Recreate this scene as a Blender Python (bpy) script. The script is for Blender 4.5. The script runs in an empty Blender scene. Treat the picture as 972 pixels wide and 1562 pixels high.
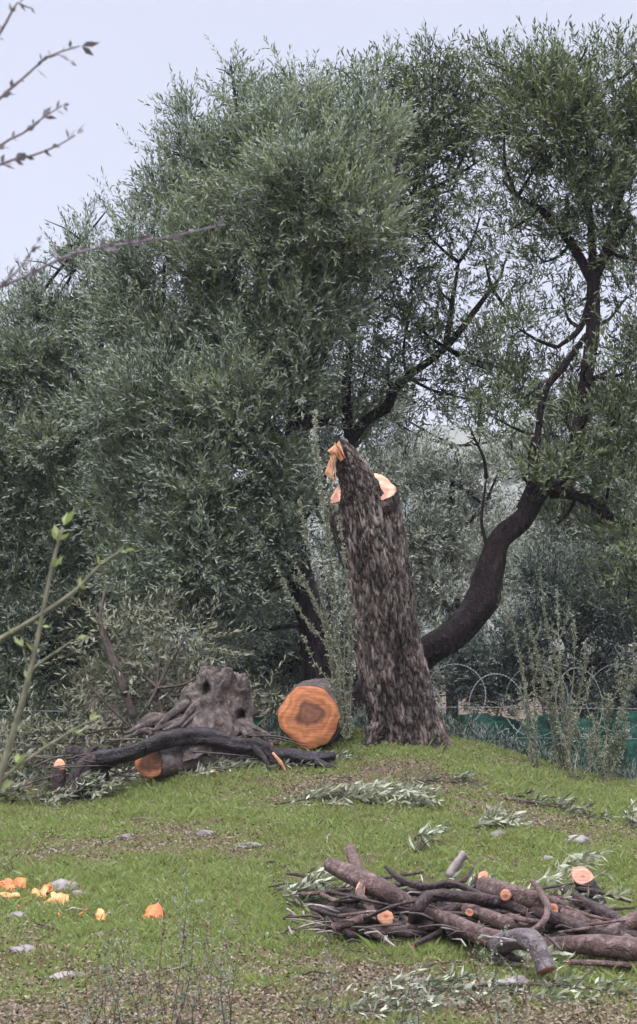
import bpy, math, random
import numpy as np
from mathutils import Vector, Matrix, noise

R = math.radians
S = bpy.context.scene
C = S.collection
RG = np.random.default_rng(11)
random.seed(5)

# ------------------------------------------------------------------ camera
F = 2400.0                       # focal length in photograph pixels (972 x 1562)
PITCH = math.atan((960 - 781) / F)
CAM = np.array([0.0, 0.0, 1.6])
cd = bpy.data.cameras.new('camera'); cam = bpy.data.objects.new('camera', cd); C.objects.link(cam)
cam.location = CAM; cam.rotation_euler = (R(90) + PITCH, 0, 0)
cd.sensor_fit = 'VERTICAL'; cd.sensor_height = 36; cd.sensor_width = 36
cd.lens = F / 1562 * 36
cd.clip_start = 0.05; cd.clip_end = 3000
cd.dof.use_dof = True; cd.dof.focus_distance = 11.8; cd.dof.aperture_fstop = 8.0
S.camera = cam

# ------------------------------------------------------------------ world, sun
SUN_EL, SUN_AZ = R(58), R(200)
w = bpy.data.worlds.new('World'); S.world = w; w.use_nodes = True
nt = w.node_tree; nt.nodes.clear()
out = nt.nodes.new('ShaderNodeOutputWorld'); bg = nt.nodes.new('ShaderNodeBackground')
sky = nt.nodes.new('ShaderNodeTexSky'); sky.sky_type = 'NISHITA'; sky.sun_disc = False
sky.sun_elevation = SUN_EL; sky.sun_rotation = SUN_AZ
mixn = nt.nodes.new('ShaderNodeMix'); mixn.data_type = 'RGBA'; mixn.inputs[0].default_value = 0.9
tc = nt.nodes.new('ShaderNodeTexCoord'); ns = nt.nodes.new('ShaderNodeTexNoise')
ns.inputs['Scale'].default_value = 2.2; ns.inputs['Detail'].default_value = 4
cr = nt.nodes.new('ShaderNodeValToRGB')
cr.color_ramp.elements[0].position = .3; cr.color_ramp.elements[0].color = (6.0, 6.3, 7.7, 1)
cr.color_ramp.elements[1].position = .75; cr.color_ramp.elements[1].color = (6.5, 6.75, 8.2, 1)
nt.links.new(tc.outputs['Generated'], ns.inputs['Vector']); nt.links.new(ns.outputs['Fac'], cr.inputs[0])
nt.links.new(sky.outputs[0], mixn.inputs[6]); nt.links.new(cr.outputs[0], mixn.inputs[7])
# overcast sky, brightest overhead; zenith boosted further, above the frame, to light the scene
sx_ = nt.nodes.new('ShaderNodeSeparateXYZ'); nt.links.new(tc.outputs['Generated'], sx_.inputs[0])
zr = nt.nodes.new('ShaderNodeMapRange'); zr.interpolation_type = 'SMOOTHSTEP'
zr.inputs[1].default_value = .40; zr.inputs[2].default_value = .95; zr.inputs[3].default_value = 1.0; zr.inputs[4].default_value = 7.6
nt.links.new(sx_.outputs['Z'], zr.inputs[0])
sc_ = nt.nodes.new('ShaderNodeVectorMath'); sc_.operation = 'SCALE'; nt.links.new(mixn.outputs[2], sc_.inputs[0]); nt.links.new(zr.outputs[0], sc_.inputs['Scale'])
wt = nt.nodes.new('ShaderNodeMapRange'); wt.inputs[1].default_value = .40; wt.inputs[2].default_value = .8; nt.links.new(sx_.outputs['Z'], wt.inputs[0])
wc = nt.nodes.new('ShaderNodeMix'); wc.data_type = 'RGBA'; wc.blend_type = 'MULTIPLY'; wc.inputs[7].default_value = (1.05, 1.0, .88, 1)
nt.links.new(wt.outputs[0], wc.inputs[0]); nt.links.new(sc_.outputs[0], wc.inputs[6]); nt.links.new(wc.outputs[2], bg.inputs[0]); bg.inputs[1].default_value = 0.1
nt.links.new(bg.outputs[0], out.inputs[0])
sd = bpy.data.lights.new('sun', 'SUN'); sun = bpy.data.objects.new('sun', sd); C.objects.link(sun)
sd.energy = 1.5; sd.angle = R(25); sd.color = (1, .95, .86)
sdir = Vector((math.sin(SUN_AZ) * math.cos(SUN_EL), math.cos(SUN_AZ) * math.cos(SUN_EL), math.sin(SUN_EL)))
sun.rotation_euler = (-sdir).to_track_quat('-Z', 'Y').to_euler()
S.view_settings.view_transform = 'Standard'; S.view_settings.look = 'None'
S.view_settings.exposure = 0.2; S.view_settings.gamma = 1
S.render.engine = 'CYCLES'
S.cycles.use_denoising = True
S.cycles.max_bounces = 8; S.cycles.diffuse_bounces = 6; S.cycles.transmission_bounces = 2
S.cycles.transparent_max_bounces = 4; S.cycles.volume_bounces = 0

# ------------------------------------------------------------------ projection helpers
ct, st = math.cos(PITCH), math.sin(PITCH)
def raydir(px, py):
    u = (px - 486) / F; v = (781 - py) / F
    d = np.array([u, ct - st * v, st + ct * v])
    return d / d[1]
def P(px, py, Y):
    return CAM + raydir(px, py) * Y
PX = 1.0 / F                     # photograph pixels to metres, times depth

def sstep(a, b, x):
    t = np.clip((x - a) / (b - a), 0, 1); return t * t * (3 - 2 * t)
def vn(x, y, s=0.0):             # cheap smooth 2D noise, about -1..1
    return (np.sin(x * 1.7 + s) * np.cos(y * 2.1 + s * 1.7) + .6 * np.sin(x * 3.9 + y * 2.7 + s * 2.3)
            + .45 * np.cos(x * 6.1 - y * 7.3 + s) + .3 * np.sin(x * 12.7 + y * 10.9 + s * 3.1)) / 1.9
BASE_Y = np.array([-10, 5.0, 6.4, 7.2, 8.0, 9.0, 10.0, 11.0, 12.0, 12.7, 14.0, 16.0, 19.0, 30, 60, 400])
BASE_Z = np.array([-.1, -.05, .0, .015, .04, .17, .37, .60, .78, .80, .62, .22, -.1, -.3, -.8, -6])
LOW_Y = np.array([-10, 8, 9, 10, 11, 12, 12.5, 13, 14, 16, 19, 30, 60, 400]); LOW_Z = np.array([0, .04, .15, .22, .28, .33, .31, .22, -.05, -.35, -.5, -.6, -1, -6])
def H(x, y):
    x = np.asarray(x, float); y = np.asarray(y, float)
    z = np.interp(y, BASE_Y, BASE_Z)
    z = (np.interp(y - .35, BASE_Y, BASE_Z) + z + np.interp(y + .35, BASE_Y, BASE_Z)) / 3
    amp = np.exp(-((x - .5) / 1.5) ** 2)
    low = np.interp(y, LOW_Y, LOW_Z)
    f = sstep(8.2, 11.0, y)
    z = z * (1 - f) + f * (low + np.maximum(z - low, 0) * amp)
    z = z + .09 * np.exp(-((x + .95) / .55) ** 2 - ((y - 11.6) / .4) ** 2)
    near = 1 - sstep(20, 60, y)
    return z + near * (.022 * vn(x * 1.1, y * 1.1, 1.0) + .010 * vn(x * 4.3, y * 4.3, 2.0))
_YS = np.arange(2.0, 24.0, .01)
def G(px, py, lift=0.0):
    d = raydir(px, py)
    X = CAM[0] + d[0] * _YS; Z = CAM[2] + d[2] * _YS
    hit = np.nonzero(Z <= H(X, _YS) + lift)[0]
    Y = _YS[hit[0]] if len(hit) else 12.4
    return CAM + d * Y
def hz(x, y): return float(H(x, y))

# ------------------------------------------------------------------ object helpers
def tag(o, label=None, cat=None, group=None, kind=None):
    if label: o['label'] = label
    if cat: o['category'] = cat
    if group: o['group'] = group
    if kind: o['kind'] = kind
    return o
def thing(name, label, cat, loc, group=None):
    o = bpy.data.objects.new(name, None); C.objects.link(o)
    o.location = [float(v) for v in loc]; o.empty_display_size = .1
    return tag(o, label, cat, group)
def origin(p):
    if p is None: return np.zeros(3)
    o = np.array(p.location); 
    while p.parent: p = p.parent; o = o + np.array(p.location)
    return o
def mesh_np(name, V, faces_idx, nper, mat, parent=None, attr=None, uv=None, smooth=False):
    """V (n,3); faces_idx flat int array; nper: verts per face (int)"""
    V = np.asarray(V, float) - origin(parent)
    me = bpy.data.meshes.new(name)
    me.vertices.add(len(V)); me.vertices.foreach_set('co', V.astype(np.float32).ravel())
    fi = np.asarray(faces_idx, np.int32).ravel(); nf = len(fi) // nper
    me.loops.add(len(fi)); me.loops.foreach_set('vertex_index', fi)
    me.polygons.add(nf); me.polygons.foreach_set('loop_start', np.arange(0, len(fi), nper, dtype=np.int32))
    if attr is not None:
        a = me.attributes.new('tone', 'FLOAT', 'FACE' if len(attr) == nf else 'POINT')
        a.data.foreach_set('value', np.asarray(attr, np.float32))
    me.update(calc_edges=True)
    if smooth: me.polygons.foreach_set('use_smooth', np.ones(nf, bool))
    me.materials.append(mat)
    o = bpy.data.objects.new(name, me); C.objects.link(o)
    if parent: o.parent = parent
    return o
class MB:
    def __init__(s): s.v = []; s.f = []; s.uv = []
    def add(s, V, Fc, UV=None):
        b = len(s.v); s.v += [tuple(map(float, p)) for p in V]
        s.f += [tuple(b + i for i in f) for f in Fc]
        s.uv += list(UV) if UV is not None else [(float(p[0]), float(p[2])) for p in V]
    def build(s, name, mat, parent=None, smooth=True):
        o0 = origin(parent)
        me = bpy.data.meshes.new(name)
        me.from_pydata([tuple(np.array(p) - o0) for p in s.v], [], s.f)
        ul = me.uv_layers.new(name='UVMap')
        vi = np.zeros(len(me.loops), np.int32); me.loops.foreach_get('vertex_index', vi)
        ul.data.foreach_set('uv', np.array(s.uv, np.float32)[vi].ravel())
        me.polygons.foreach_set('use_smooth', np.full(len(me.polygons), smooth, bool))
        me.materials.append(mat); me.update()
        o = bpy.data.objects.new(name, me); C.objects.link(o)
        if parent: o.parent = parent
        return o

def resample(pts, rad, step):
    P_ = np.array(pts, float); r_ = np.array(rad, float)
    if len(P_) == 2:
        n = max(2, int(np.linalg.norm(P_[1] - P_[0]) / step)); t = np.linspace(0, 1, n + 1)[:, None]
        return P_[0] * (1 - t) + P_[1] * t, r_[0] * (1 - t[:, 0]) + r_[1] * t[:, 0]
    Q = np.vstack([2 * P_[0] - P_[1], P_, 2 * P_[-1] - P_[-2]]); rq = np.concatenate([[r_[0]], r_, [r_[-1]]])
    O = []; ro = []
    for i in range(1, len(Q) - 2):
        n = max(1, int(round(np.linalg.norm(Q[i + 1] - Q[i]) / step)))
        for k in range(n):
            t = k / n
            a, b, c, d = Q[i - 1], Q[i], Q[i + 1], Q[i + 2]
            O.append(.5 * (2 * b + (c - a) * t + (2 * a - 5 * b + 4 * c - d) * t * t + (-a + 3 * b - 3 * c + d) * t ** 3))
            ro.append(rq[i] * (1 - t) + rq[i + 1] * t)
    O.append(Q[-2]); ro.append(rq[-2])
    return np.array(O), np.array(ro)

def tube(mb, pts, rad, sides=12, step=.04, amp=.10, freq=6.0, stretch=3.0, seed=0.0, cut0=None, cut1=None, cap0=False, cap1=False,
         lobes=None, plate=0.0):
    """adds a bark tube; cut0/cut1 are cut plane normals. Returns end rings."""
    pp, rr = resample(pts, rad, step)
    n = len(pp)
    T = np.gradient(pp, axis=0); T /= np.linalg.norm(T, axis=1)[:, None] + 1e-9
    ref = np.array([0, 0, 1.0]) if abs(T[0][2]) < .9 else np.array([0, 1.0, 0])
    u = np.cross(T[0], ref); u /= np.linalg.norm(u)
    V = []; UV = []; rings = []; L = 0; TN = []
    for i in range(n):
        if i: L += np.linalg.norm(pp[i] - pp[i - 1])
        u = u - T[i] * np.dot(u, T[i]); u /= np.linalg.norm(u) + 1e-9
        v = np.cross(T[i], u)
        ring = []
        for k in range(sides):
            a = 2 * math.pi * k / sides; ca, sa = math.cos(a), math.sin(a)
            q = Vector((ca * 1.2 + seed, sa * 1.2 - seed * .7, L * freq / stretch + seed * .31))
            m = noise.noise(q * 1.0) * 1.0 + .5 * noise.noise(Vector((ca * freq, sa * freq, L * freq / stretch * 1.6 + seed)))
            m += .35 * noise.noise(Vector((ca * freq * 2.3 + seed, sa * freq * 2.3, L * freq * .9)))
            r = rr[i] * (1 + amp * m)
            if lobes is not None:
                r *= 1 + lobes * (abs(math.sin(a * 2.5 + L * .8 + seed)) - .5)
            if plate:
                Rm = rr[i]
                w0 = Vector((ca * Rm / .040, sa * Rm / .040, L / .15 + seed)); w0 += .8 * noise.noise_vector(w0 * .7) + .35 * noise.noise_vector(w0 * 2.3)
                ds = noise.voronoi(w0)[0]; e = min(1.0, (ds[1] - ds[0]) * 2.6)
                e *= .75 + .5 * noise.noise(w0 * .35); TN.append(e); r += plate * (e - .5) * (min(1.0, (n - 1 - i) / 9.0) if cut1 is not None else 1.0) + .004 * noise.noise(w0 * 5)
            p = pp[i] + (u * ca + v * sa) * r
            ring.append(p)
        rings.append(ring)
    def plane(ring, c, ax, nrm):
        nrm = np.array(nrm, float); nrm /= np.linalg.norm(nrm)
        dn = float(np.dot(ax, nrm))
        if abs(dn) < .25: dn = .25 * (1 if dn >= 0 else -1)
        o = []
        for p in ring:
            o.append(p - ax * float(np.dot(p - c, nrm)) / dn)
        return o
    if cut0 is not None: rings[0] = plane(rings[0], pp[0], T[0], cut0)
    if cut1 is not None: rings[-1] = plane(rings[-1], pp[-1], T[-1], cut1)
    for ri, ring in enumerate(rings):
        for k, p in enumerate(ring): V.append(p); UV.append((TN[ri * sides + k] if plate else 1.0, ri * step))
    Fc = []
    for i in range(n - 1):
        for k in range(sides):
            a = i * sides + k; b = i * sides + (k + 1) % sides
            Fc.append((a, b, b + sides, a + sides))
    if cap0:
        V.append(np.mean(rings[0], axis=0) - T[0] * rr[0] * .3); UV.append((0, 0)); c = len(V) - 1
        Fc += [(c, (k + 1) % sides, k) for k in range(sides)]
    if cap1:
        V.append(np.mean(rings[-1], axis=0) + T[-1] * rr[-1] * .3); UV.append((0, 0)); c = len(V) - 1; b = (n - 1) * sides
        Fc += [(c, b + k, b + (k + 1) % sides) for k in range(sides)]
    mb.add(V, Fc, UV)
    return rings[0], rings[-1], pp, T

def face_cap(ring, outward, name, mat, parent, scale=.93, push=.003, rough=.004, seed=0):
    """sawn wood face filling a ring; ring scaled to leave a bark rim"""
    ring = np.array(ring); c = ring.mean(axis=0)
    o = np.array(outward, float); o /= np.linalg.norm(o)
    e1 = ring[0] - c; e1 -= o * np.dot(e1, o); e1 /= np.linalg.norm(e1); e2 = np.cross(o, e1)
    n = len(ring); V = []; UV = []; Fc = []
    fr = [scale, scale * .75, scale * .5, scale * .25]
    rmean = np.linalg.norm(ring - c, axis=1).mean()
    V += list(ring * .995 + c * .005 - o * .004); UV += [(np.dot(p - c, e1), np.dot(p - c, e2)) for p in ring]
    for fi, f in enumerate(fr):
        for k in range(n):
            q = c + (ring[k] - c) * f
            d = push + rough * noise.noise(Vector(q * 23 + seed)) + rmean * .04 * (1 - f)
            V.append(q + o * d); UV.append((np.dot(q - c, e1), np.dot(q - c, e2)))
    V.append(c + o * (push + rmean * .04)); UV.append((0, 0))
    for j in range(len(fr)):
        for k in range(n):
            a = j * n + k; b = j * n + (k + 1) % n
            Fc.append((a, b, b + n, a + n))
    cc = len(V) - 1; b0 = len(fr) * n
    for k in range(n): Fc.append((b0 + k, b0 + (k + 1) % n, cc))
    mb = MB(); mb.add(V, Fc, UV)
    return mb.build(name, mat, parent, smooth=True)

# ------------------------------------------------------------------ materials
def newmat(name):
    m = bpy.data.materials.new(name); m.use_nodes = True
    n = m.node_tree; b = n.nodes['Principled BSDF']; return m, n, b
def ramp(n, stops):
    r = n.nodes.new('ShaderNodeValToRGB')
    e = r.color_ramp.elements
    while len(e) < len(stops): e.new(.5)
    for k, (p, c) in enumerate(stops): e[k].position = p; e[k].color = (*c, 1)
    return r
def bark_mat(name, dark, mid, light, scale=10, zs=.28, bump=.6, rough=.8, crack=.5, lich=None, dist=.02, plates=.12):
    m, n, b = newmat(name)
    L = n.links.new
    tc = n.nodes.new('ShaderNodeTexCoord'); mp = n.nodes.new('ShaderNodeMapping')
    mp.inputs['Scale'].default_value = (1, 1, zs); L(tc.outputs['Object'], mp.inputs[0])
    dn = n.nodes.new('ShaderNodeTexNoise'); dn.inputs['Scale'].default_value = 6
    L(mp.outputs[0], dn.inputs['Vector'])
    mx = n.nodes.new('ShaderNodeVectorMath'); mx.operation = 'MULTIPLY_ADD'
    mx.inputs[1].default_value = (.12, .12, .12); L(dn.outputs['Color'], mx.inputs[0]); L(mp.outputs[0], mx.inputs[2])
    v = n.nodes.new('ShaderNodeTexVoronoi'); v.feature = 'DISTANCE_TO_EDGE'; v.inputs['Scale'].default_value = scale * 2.6; v.inputs['Randomness'].default_value = 1
    dn.inputs['Detail'].default_value = 5; mx.inputs[1].default_value = (.30, .30, .30)
    L(mx.outputs[0], v.inputs['Vector'])
    rn = n.nodes.new('ShaderNodeTexNoise'); rn.inputs['Scale'].default_value = scale * 1.1; rn.inputs['Detail'].default_value = 5; rn.inputs['Roughness'].default_value = .62
    L(mp.outputs[0], rn.inputs['Vector'])
    rb_ = n.nodes.new('ShaderNodeMath'); rb_.operation = 'SUBTRACT'; rb_.inputs[1].default_value = .5; L(rn.outputs['Fac'], rb_.inputs[0])
    ra_ = n.nodes.new('ShaderNodeMath'); ra_.operation = 'ABSOLUTE'; L(rb_.outputs[0], ra_.inputs[0])
    vs_ = n.nodes.new('ShaderNodeMath'); vs_.operation = 'MULTIPLY_ADD'; vs_.inputs[1].default_value = plates; L(v.outputs['Distance'], vs_.inputs[0])
    rc_ = n.nodes.new('ShaderNodeMath'); rc_.operation = 'MULTIPLY'; rc_.inputs[1].default_value = 1.3; L(ra_.outputs[0], rc_.inputs[0]); L(rc_.outputs[0], vs_.inputs[2])
    ns = n.nodes.new('ShaderNodeTexNoise'); ns.inputs['Scale'].default_value = scale * 1.3; ns.inputs['Detail'].default_value = 8
    ns.inputs['Roughness'].default_value = .7
    L(mx.outputs[0], ns.inputs['Vector'])
    r = ramp(n, [(.28, dark), (.5, mid), (.72, light)]); L(ns.outputs['Fac'], r.inputs[0])
    vr = n.nodes.new('ShaderNodeMapRange'); vr.inputs[1].default_value = 0; vr.inputs[2].default_value = .16
    vr.inputs[3].default_value = 1 - crack; vr.inputs[4].default_value = 1; L(vs_.outputs[0], vr.inputs[0])
    mc = n.nodes.new('ShaderNodeMix'); mc.data_type = 'RGBA'; mc.inputs[6].default_value = (*[c * .5 for c in dark], 1)
    L(vr.outputs[0], mc.inputs[0]); L(r.outputs[0], mc.inputs[7]); col = mc.outputs[2]
    if lich:
        n2 = n.nodes.new('ShaderNodeTexNoise'); n2.inputs['Scale'].default_value = 3.5; n2.inputs['Detail'].default_value = 6
        L(tc.outputs['Object'], n2.inputs['Vector'])
        r2 = ramp(n, [(.5, (0, 0, 0)), (.68, (1, 1, 1))]); L(n2.outputs['Fac'], r2.inputs[0])
        ml = n.nodes.new('ShaderNodeMath'); ml.operation = 'MULTIPLY'; ml.inputs[1].default_value = lich[3]; L(r2.outputs[0], ml.inputs[0])
        m2 = n.nodes.new('ShaderNodeMix'); m2.data_type = 'RGBA'; L(ml.outputs[0], m2.inputs[0]); L(col, m2.inputs[6])
        m2.inputs[7].default_value = (*lich[:3], 1); col = m2.outputs[2]
    L(col, b.inputs['Base Color']); b.inputs['Roughness'].default_value = rough; b.inputs['Specular IOR Level'].default_value = .3
    ad = n.nodes.new('ShaderNodeMath'); ad.operation = 'MULTIPLY_ADD'; ad.inputs[1].default_value = .6
    L(ns.outputs['Fac'], ad.inputs[0]); L(vr.outputs[0], ad.inputs[2])
    bp = n.nodes.new('ShaderNodeBump'); bp.inputs['Strength'].default_value = bump; bp.inputs['Distance'].default_value = dist
    L(ad.outputs[0], bp.inputs['Height']); L(bp.outputs[0], b.inputs['Normal'])
    return m
def wood_mat(name, heart, mid, sap, rs=60, rad=.1, blotch=1.1, rp_=(.42, .62, .80), kerf=1.0):
    """sawn end grain: rings about the UV origin"""
    m, n, b = newmat(name); L = n.links.new
    tc = n.nodes.new('ShaderNodeTexCoord')
    ns = n.nodes.new('ShaderNodeTexNoise'); ns.inputs['Scale'].default_value = 7 / max(rad * 8, .5); ns.inputs['Detail'].default_value = 5
    L(tc.outputs['UV'], ns.inputs['Vector'])
    ln = n.nodes.new('ShaderNodeVectorMath'); ln.operation = 'LENGTH'; L(tc.outputs['UV'], ln.inputs[0])
    md = n.nodes.new('ShaderNodeMath'); md.operation = 'MULTIPLY_ADD'; md.inputs[1].default_value = rad * blotch
    L(ns.outputs['Fac'], md.inputs[0]); L(ln.outputs['Value'], md.inputs[2])
    dv = n.nodes.new('ShaderNodeMath'); dv.operation = 'DIVIDE'; dv.inputs[1].default_value = rad * 1.5; L(md.outputs[0], dv.inputs[0])
    r = ramp(n, [(rp_[0], heart), (rp_[1], mid), (rp_[2], sap), (1.0, sap)]); L(dv.outputs[0], r.inputs[0])
    sn = n.nodes.new('ShaderNodeMath'); sn.operation = 'MULTIPLY'; sn.inputs[1].default_value = rs * 3; L(md.outputs[0], sn.inputs[0])
    s2 = n.nodes.new('ShaderNodeMath'); s2.operation = 'SINE'; L(sn.outputs[0], s2.inputs[0])
    mr = n.nodes.new('ShaderNodeMapRange'); mr.inputs[1].default_value = -1; mr.inputs[3].default_value = .72; mr.inputs[4].default_value = 1.05
    L(s2.outputs[0], mr.inputs[0])
    # saw kerf streaks
    mp = n.nodes.new('ShaderNodeMapping'); mp.inputs['Scale'].default_value = (5, 60, 1); mp.inputs['Rotation'].default_value = (0, 0, .12)
    L(tc.outputs['UV'], mp.inputs[0])
    n3 = n.nodes.new('ShaderNodeTexNoise'); n3.inputs['Scale'].default_value = 1.5; n3.inputs['Detail'].default_value = 3; L(mp.outputs[0], n3.inputs['Vector'])
    m3 = n.nodes.new('ShaderNodeMapRange'); m3.inputs[1].default_value = .25; m3.inputs[2].default_value = .75; m3.inputs[3].default_value = 1 - .4 * kerf; m3.inputs[4].default_value = 1 + .28 * kerf; L(n3.outputs['Fac'], m3.inputs[0])
    mm = n.nodes.new('ShaderNodeMath'); mm.operation = 'MULTIPLY'; L(mr.outputs[0], mm.inputs[0]); L(m3.outputs[0], mm.inputs[1])
    vm = n.nodes.new('ShaderNodeVectorMath'); vm.operation = 'SCALE'; L(r.outputs[0], vm.inputs[0]); L(mm.outputs[0], vm.inputs['Scale'])
    L(vm.outputs[0], b.inputs['Base Color']); b.inputs['Roughness'].default_value = .75
    bp = n.nodes.new('ShaderNodeBump'); bp.inputs['Strength'].default_value = .3; bp.inputs['Distance'].default_value = .004
    L(n3.outputs['Fac'], bp.inputs['Height']); L(bp.outputs[0], b.inputs['Normal'])
    return m
def leaf_mat(name, tops, under, transl=.18, rough=.5):
    m, n, b = newmat(name); L = n.links.new
    at = n.nodes.new('ShaderNodeAttribute'); at.attribute_name = 'tone'
    r = ramp(n, [(i / (len(tops) - 1), c) for i, c in enumerate(tops)]); L(at.outputs['Fac'], r.inputs[0])
    g = n.nodes.new('ShaderNodeNewGeometry')
    mx = n.nodes.new('ShaderNodeMix'); mx.data_type = 'RGBA'; L(g.outputs['Backfacing'], mx.inputs[0])
    L(r.outputs[0], mx.inputs[6]); mx.inputs[7].default_value = (*under, 1)
    L(mx.outputs[2], b.inputs['Base Color']); b.inputs['Roughness'].default_value = rough
    b.inputs['Specular IOR Level'].default_value = .35
    t = n.nodes.new('ShaderNodeBsdfTranslucent'); L(mx.outputs[2], t.inputs[0])
    ms = n.nodes.new('ShaderNodeMixShader'); ms.inputs[0].default_value = transl
    o = n.nodes['Material Output']; L(b.outputs[0], ms.inputs[1]); L(t.outputs[0], ms.inputs[2]); L(ms.outputs[0], o.inputs[0])
    return m
def plain(name, c1, c2, scale=20, rough=.8, bump=.3, spec=.5):
    m, n, b = newmat(name); L = n.links.new
    tc = n.nodes.new('ShaderNodeTexCoord'); ns = n.nodes.new('ShaderNodeTexNoise'); ns.inputs['Scale'].default_value = scale; ns.inputs['Detail'].default_value = 6
    L(tc.outputs['Object'], ns.inputs['Vector']); r = ramp(n, [(.35, c1), (.65, c2)]); L(ns.outputs['Fac'], r.inputs[0])
    L(r.outputs[0], b.inputs['Base Color']); b.inputs['Roughness'].default_value = rough
    b.inputs['Specular IOR Level'].default_value = spec
    bp = n.nodes.new('ShaderNodeBump'); bp.inputs['Strength'].default_value = bump; bp.inputs['Distance'].default_value = .01
    L(ns.outputs['Fac'], bp.inputs['Height']); L(bp.outputs[0], b.inputs['Normal'])
    return m

M = {}
M['stump_bark'] = bark_mat('stump_bark', (.022, .015, .014), (.14, .115, .108), (.36, .315, .30), scale=10, zs=.22, bump=1.0, crack=.75, lich=(.33, .29, .26, .5), dist=.045, plates=.35)
_n = M['stump_bark'].node_tree; _mc = [x for x in _n.nodes if x.type == 'BSDF_PRINCIPLED'][0]
_src = _mc.inputs['Base Color'].links[0].from_socket
_tc = _n.nodes.new('ShaderNodeTexCoord'); _sx = _n.nodes.new('ShaderNodeSeparateXYZ'); _n.links.new(_tc.outputs['UV'], _sx.inputs[0])
_r = ramp(_n, [(.04, (.10, .075, .07)), (.28, (.62, .55, .52)), (.7, (1.15, 1.12, 1.1))]); _n.links.new(_sx.outputs['X'], _r.inputs[0])
_mm = _n.nodes.new('ShaderNodeMix'); _mm.data_type = 'RGBA'; _mm.blend_type = 'MULTIPLY'; _mm.inputs[0].default_value = 1
_n.links.new(_src, _mm.inputs[6]); _n.links.new(_r.outputs[0], _mm.inputs[7]); _n.links.new(_mm.outputs[2], _mc.inputs['Base Color'])
M['trunk_dark'] = bark_mat('trunk_dark', (.008, .005, .006), (.022, .013, .015), (.055, .036, .038), scale=9, bump=1, crack=.6, dist=.04)
M['pile_bark'] = bark_mat('pile_bark', (.035, .019, .018), (.13, .082, .075), (.30, .22, .20), scale=14, zs=1, bump=.9, crack=.35, rough=.6)
M['pile_bark_dark'] = bark_mat('pile_bark_dark', (.012, .007, .008), (.05, .031, .031), (.14, .10, .10), scale=14, zs=1, bump=.9, crack=.3, rough=.5)
M['pile_bark_blue'] = bark_mat('pile_bark_blue', (.05, .036, .038), (.15, .125, .135), (.27, .235, .25), scale=12, zs=1, bump=.9, crack=.4, rough=.5)
M['gnarl_bark'] = bark_mat('gnarl_bark', (.03, .022, .020), (.115, .090, .084), (.24, .20, .185), scale=9, zs=.7, bump=1.0, crack=.35)
M['gnarl_dark'] = bark_mat('gnarl_dark', (.02, .013, .014), (.06, .042, .044), (.14, .105, .11), scale=12, zs=.6, bump=1.0, crack=.5)
M['black_bark'] = bark_mat('black_bark', (.010, .008, .010), (.03, .023, .028), (.085, .07, .08), scale=10, zs=1, bump=.8, crack=.4, rough=.55)
M['twig_pale'] = plain('twig_pale', (.17, .14, .13), (.30, .26, .25), 30)
M['bud_twig'] = plain('bud_twig', (.12, .10, .12), (.22, .19, .22), 30)
M['twig_dark'] = plain('twig_dark', (.03, .022, .02), (.09, .065, .055), 30)
M['twig_green'] = plain('twig_green', (.10, .10, .065), (.20, .195, .13), 30)
M['wood_orange'] = wood_mat('wood_orange', (.30, .13, .08), (.48, .205, .12), (.60, .29, .18), rad=.05)
M['wood_pale'] = wood_mat('wood_pale', (.52, .25, .18), (.70, .36, .26), (.76, .42, .30), rad=.13, rs=30)
M['wood_round'] = wood_mat('wood_round', (.40, .17, .095), (.22, .09, .055), (.66, .25, .11), rad=.20, rs=34, blotch=1.5, rp_=(.42, .74, .94), kerf=.9)
M['wood_top'] = wood_mat('wood_top', (.28, .12, .08), (.38, .17, .11), (.44, .22, .15), rad=.05)
M['wood_brown'] = wood_mat('wood_brown', (.22, .13, .10), (.28, .17, .13), (.33, .2, .15), rad=.05)
M['wood_red'] = wood_mat('wood_red', (.40, .13, .08), (.45, .16, .10), (.50, .20, .12), rad=.05)
M['splinter'] = plain('splinter', (.36, .13, .06), (.60, .33, .19), 25)
OL = [(.064, .090, .055), (.112, .148, .082), (.172, .212, .105), (.285, .32, .15)]
M['olive'] = leaf_mat('olive_leaf', OL, (.27, .31, .255), transl=.3)
M['olive_silhouette'] = leaf_mat('olive_leaf_silhouette', [(.038, .055, .032), (.07, .10, .042), (.13, .17, .06), (.22, .26, .09)], (.17, .20, .13), transl=.12)  # darker olive copy; dark look of leaves against the sky put into colour
M['olive_lit'] = leaf_mat('olive_leaf_grey', [(.06, .08, .055), (.09, .115, .075), (.13, .155, .10), (.17, .19, .12)], (.20, .22, .19))
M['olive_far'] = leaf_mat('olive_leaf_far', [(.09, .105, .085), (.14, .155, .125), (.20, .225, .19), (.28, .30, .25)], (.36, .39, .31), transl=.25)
M['olive_shaded'] = leaf_mat('olive_leaf_shaded', [(.03, .046, .034), (.05, .07, .05), (.07, .095, .062), (.10, .13, .08)], (.14, .165, .145))  # darkened olive copy, shade of the background growth put into the leaf colour
M['cut_leaf'] = leaf_mat('cut_olive_leaf', [(.07, .09, .05), (.12, .14, .085), (.19, .2, .12), (.34, .34, .22)], (.38, .40, .31))
M['brush_leaf'] = leaf_mat('brush_leaf', [(.06, .075, .04), (.09, .10, .055), (.15, .145, .09), (.32, .29, .2)], (.22, .225, .16))
M['shrub_leaf'] = leaf_mat('shrub_leaf', [(.10, .12, .075), (.15, .17, .10), (.22, .24, .16), (.32, .34, .25)], (.28, .29, .22))
M['stalk_leaf'] = leaf_mat('stalk_leaf', [(.16, .19, .12), (.26, .29, .19), (.40, .43, .32)], (.38, .40, .31))
M['sap_leaf'] = leaf_mat('sapling_leaf', [(.18, .24, .08), (.24, .31, .10), (.30, .36, .13)], (.32, .38, .17), transl=.3)
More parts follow.
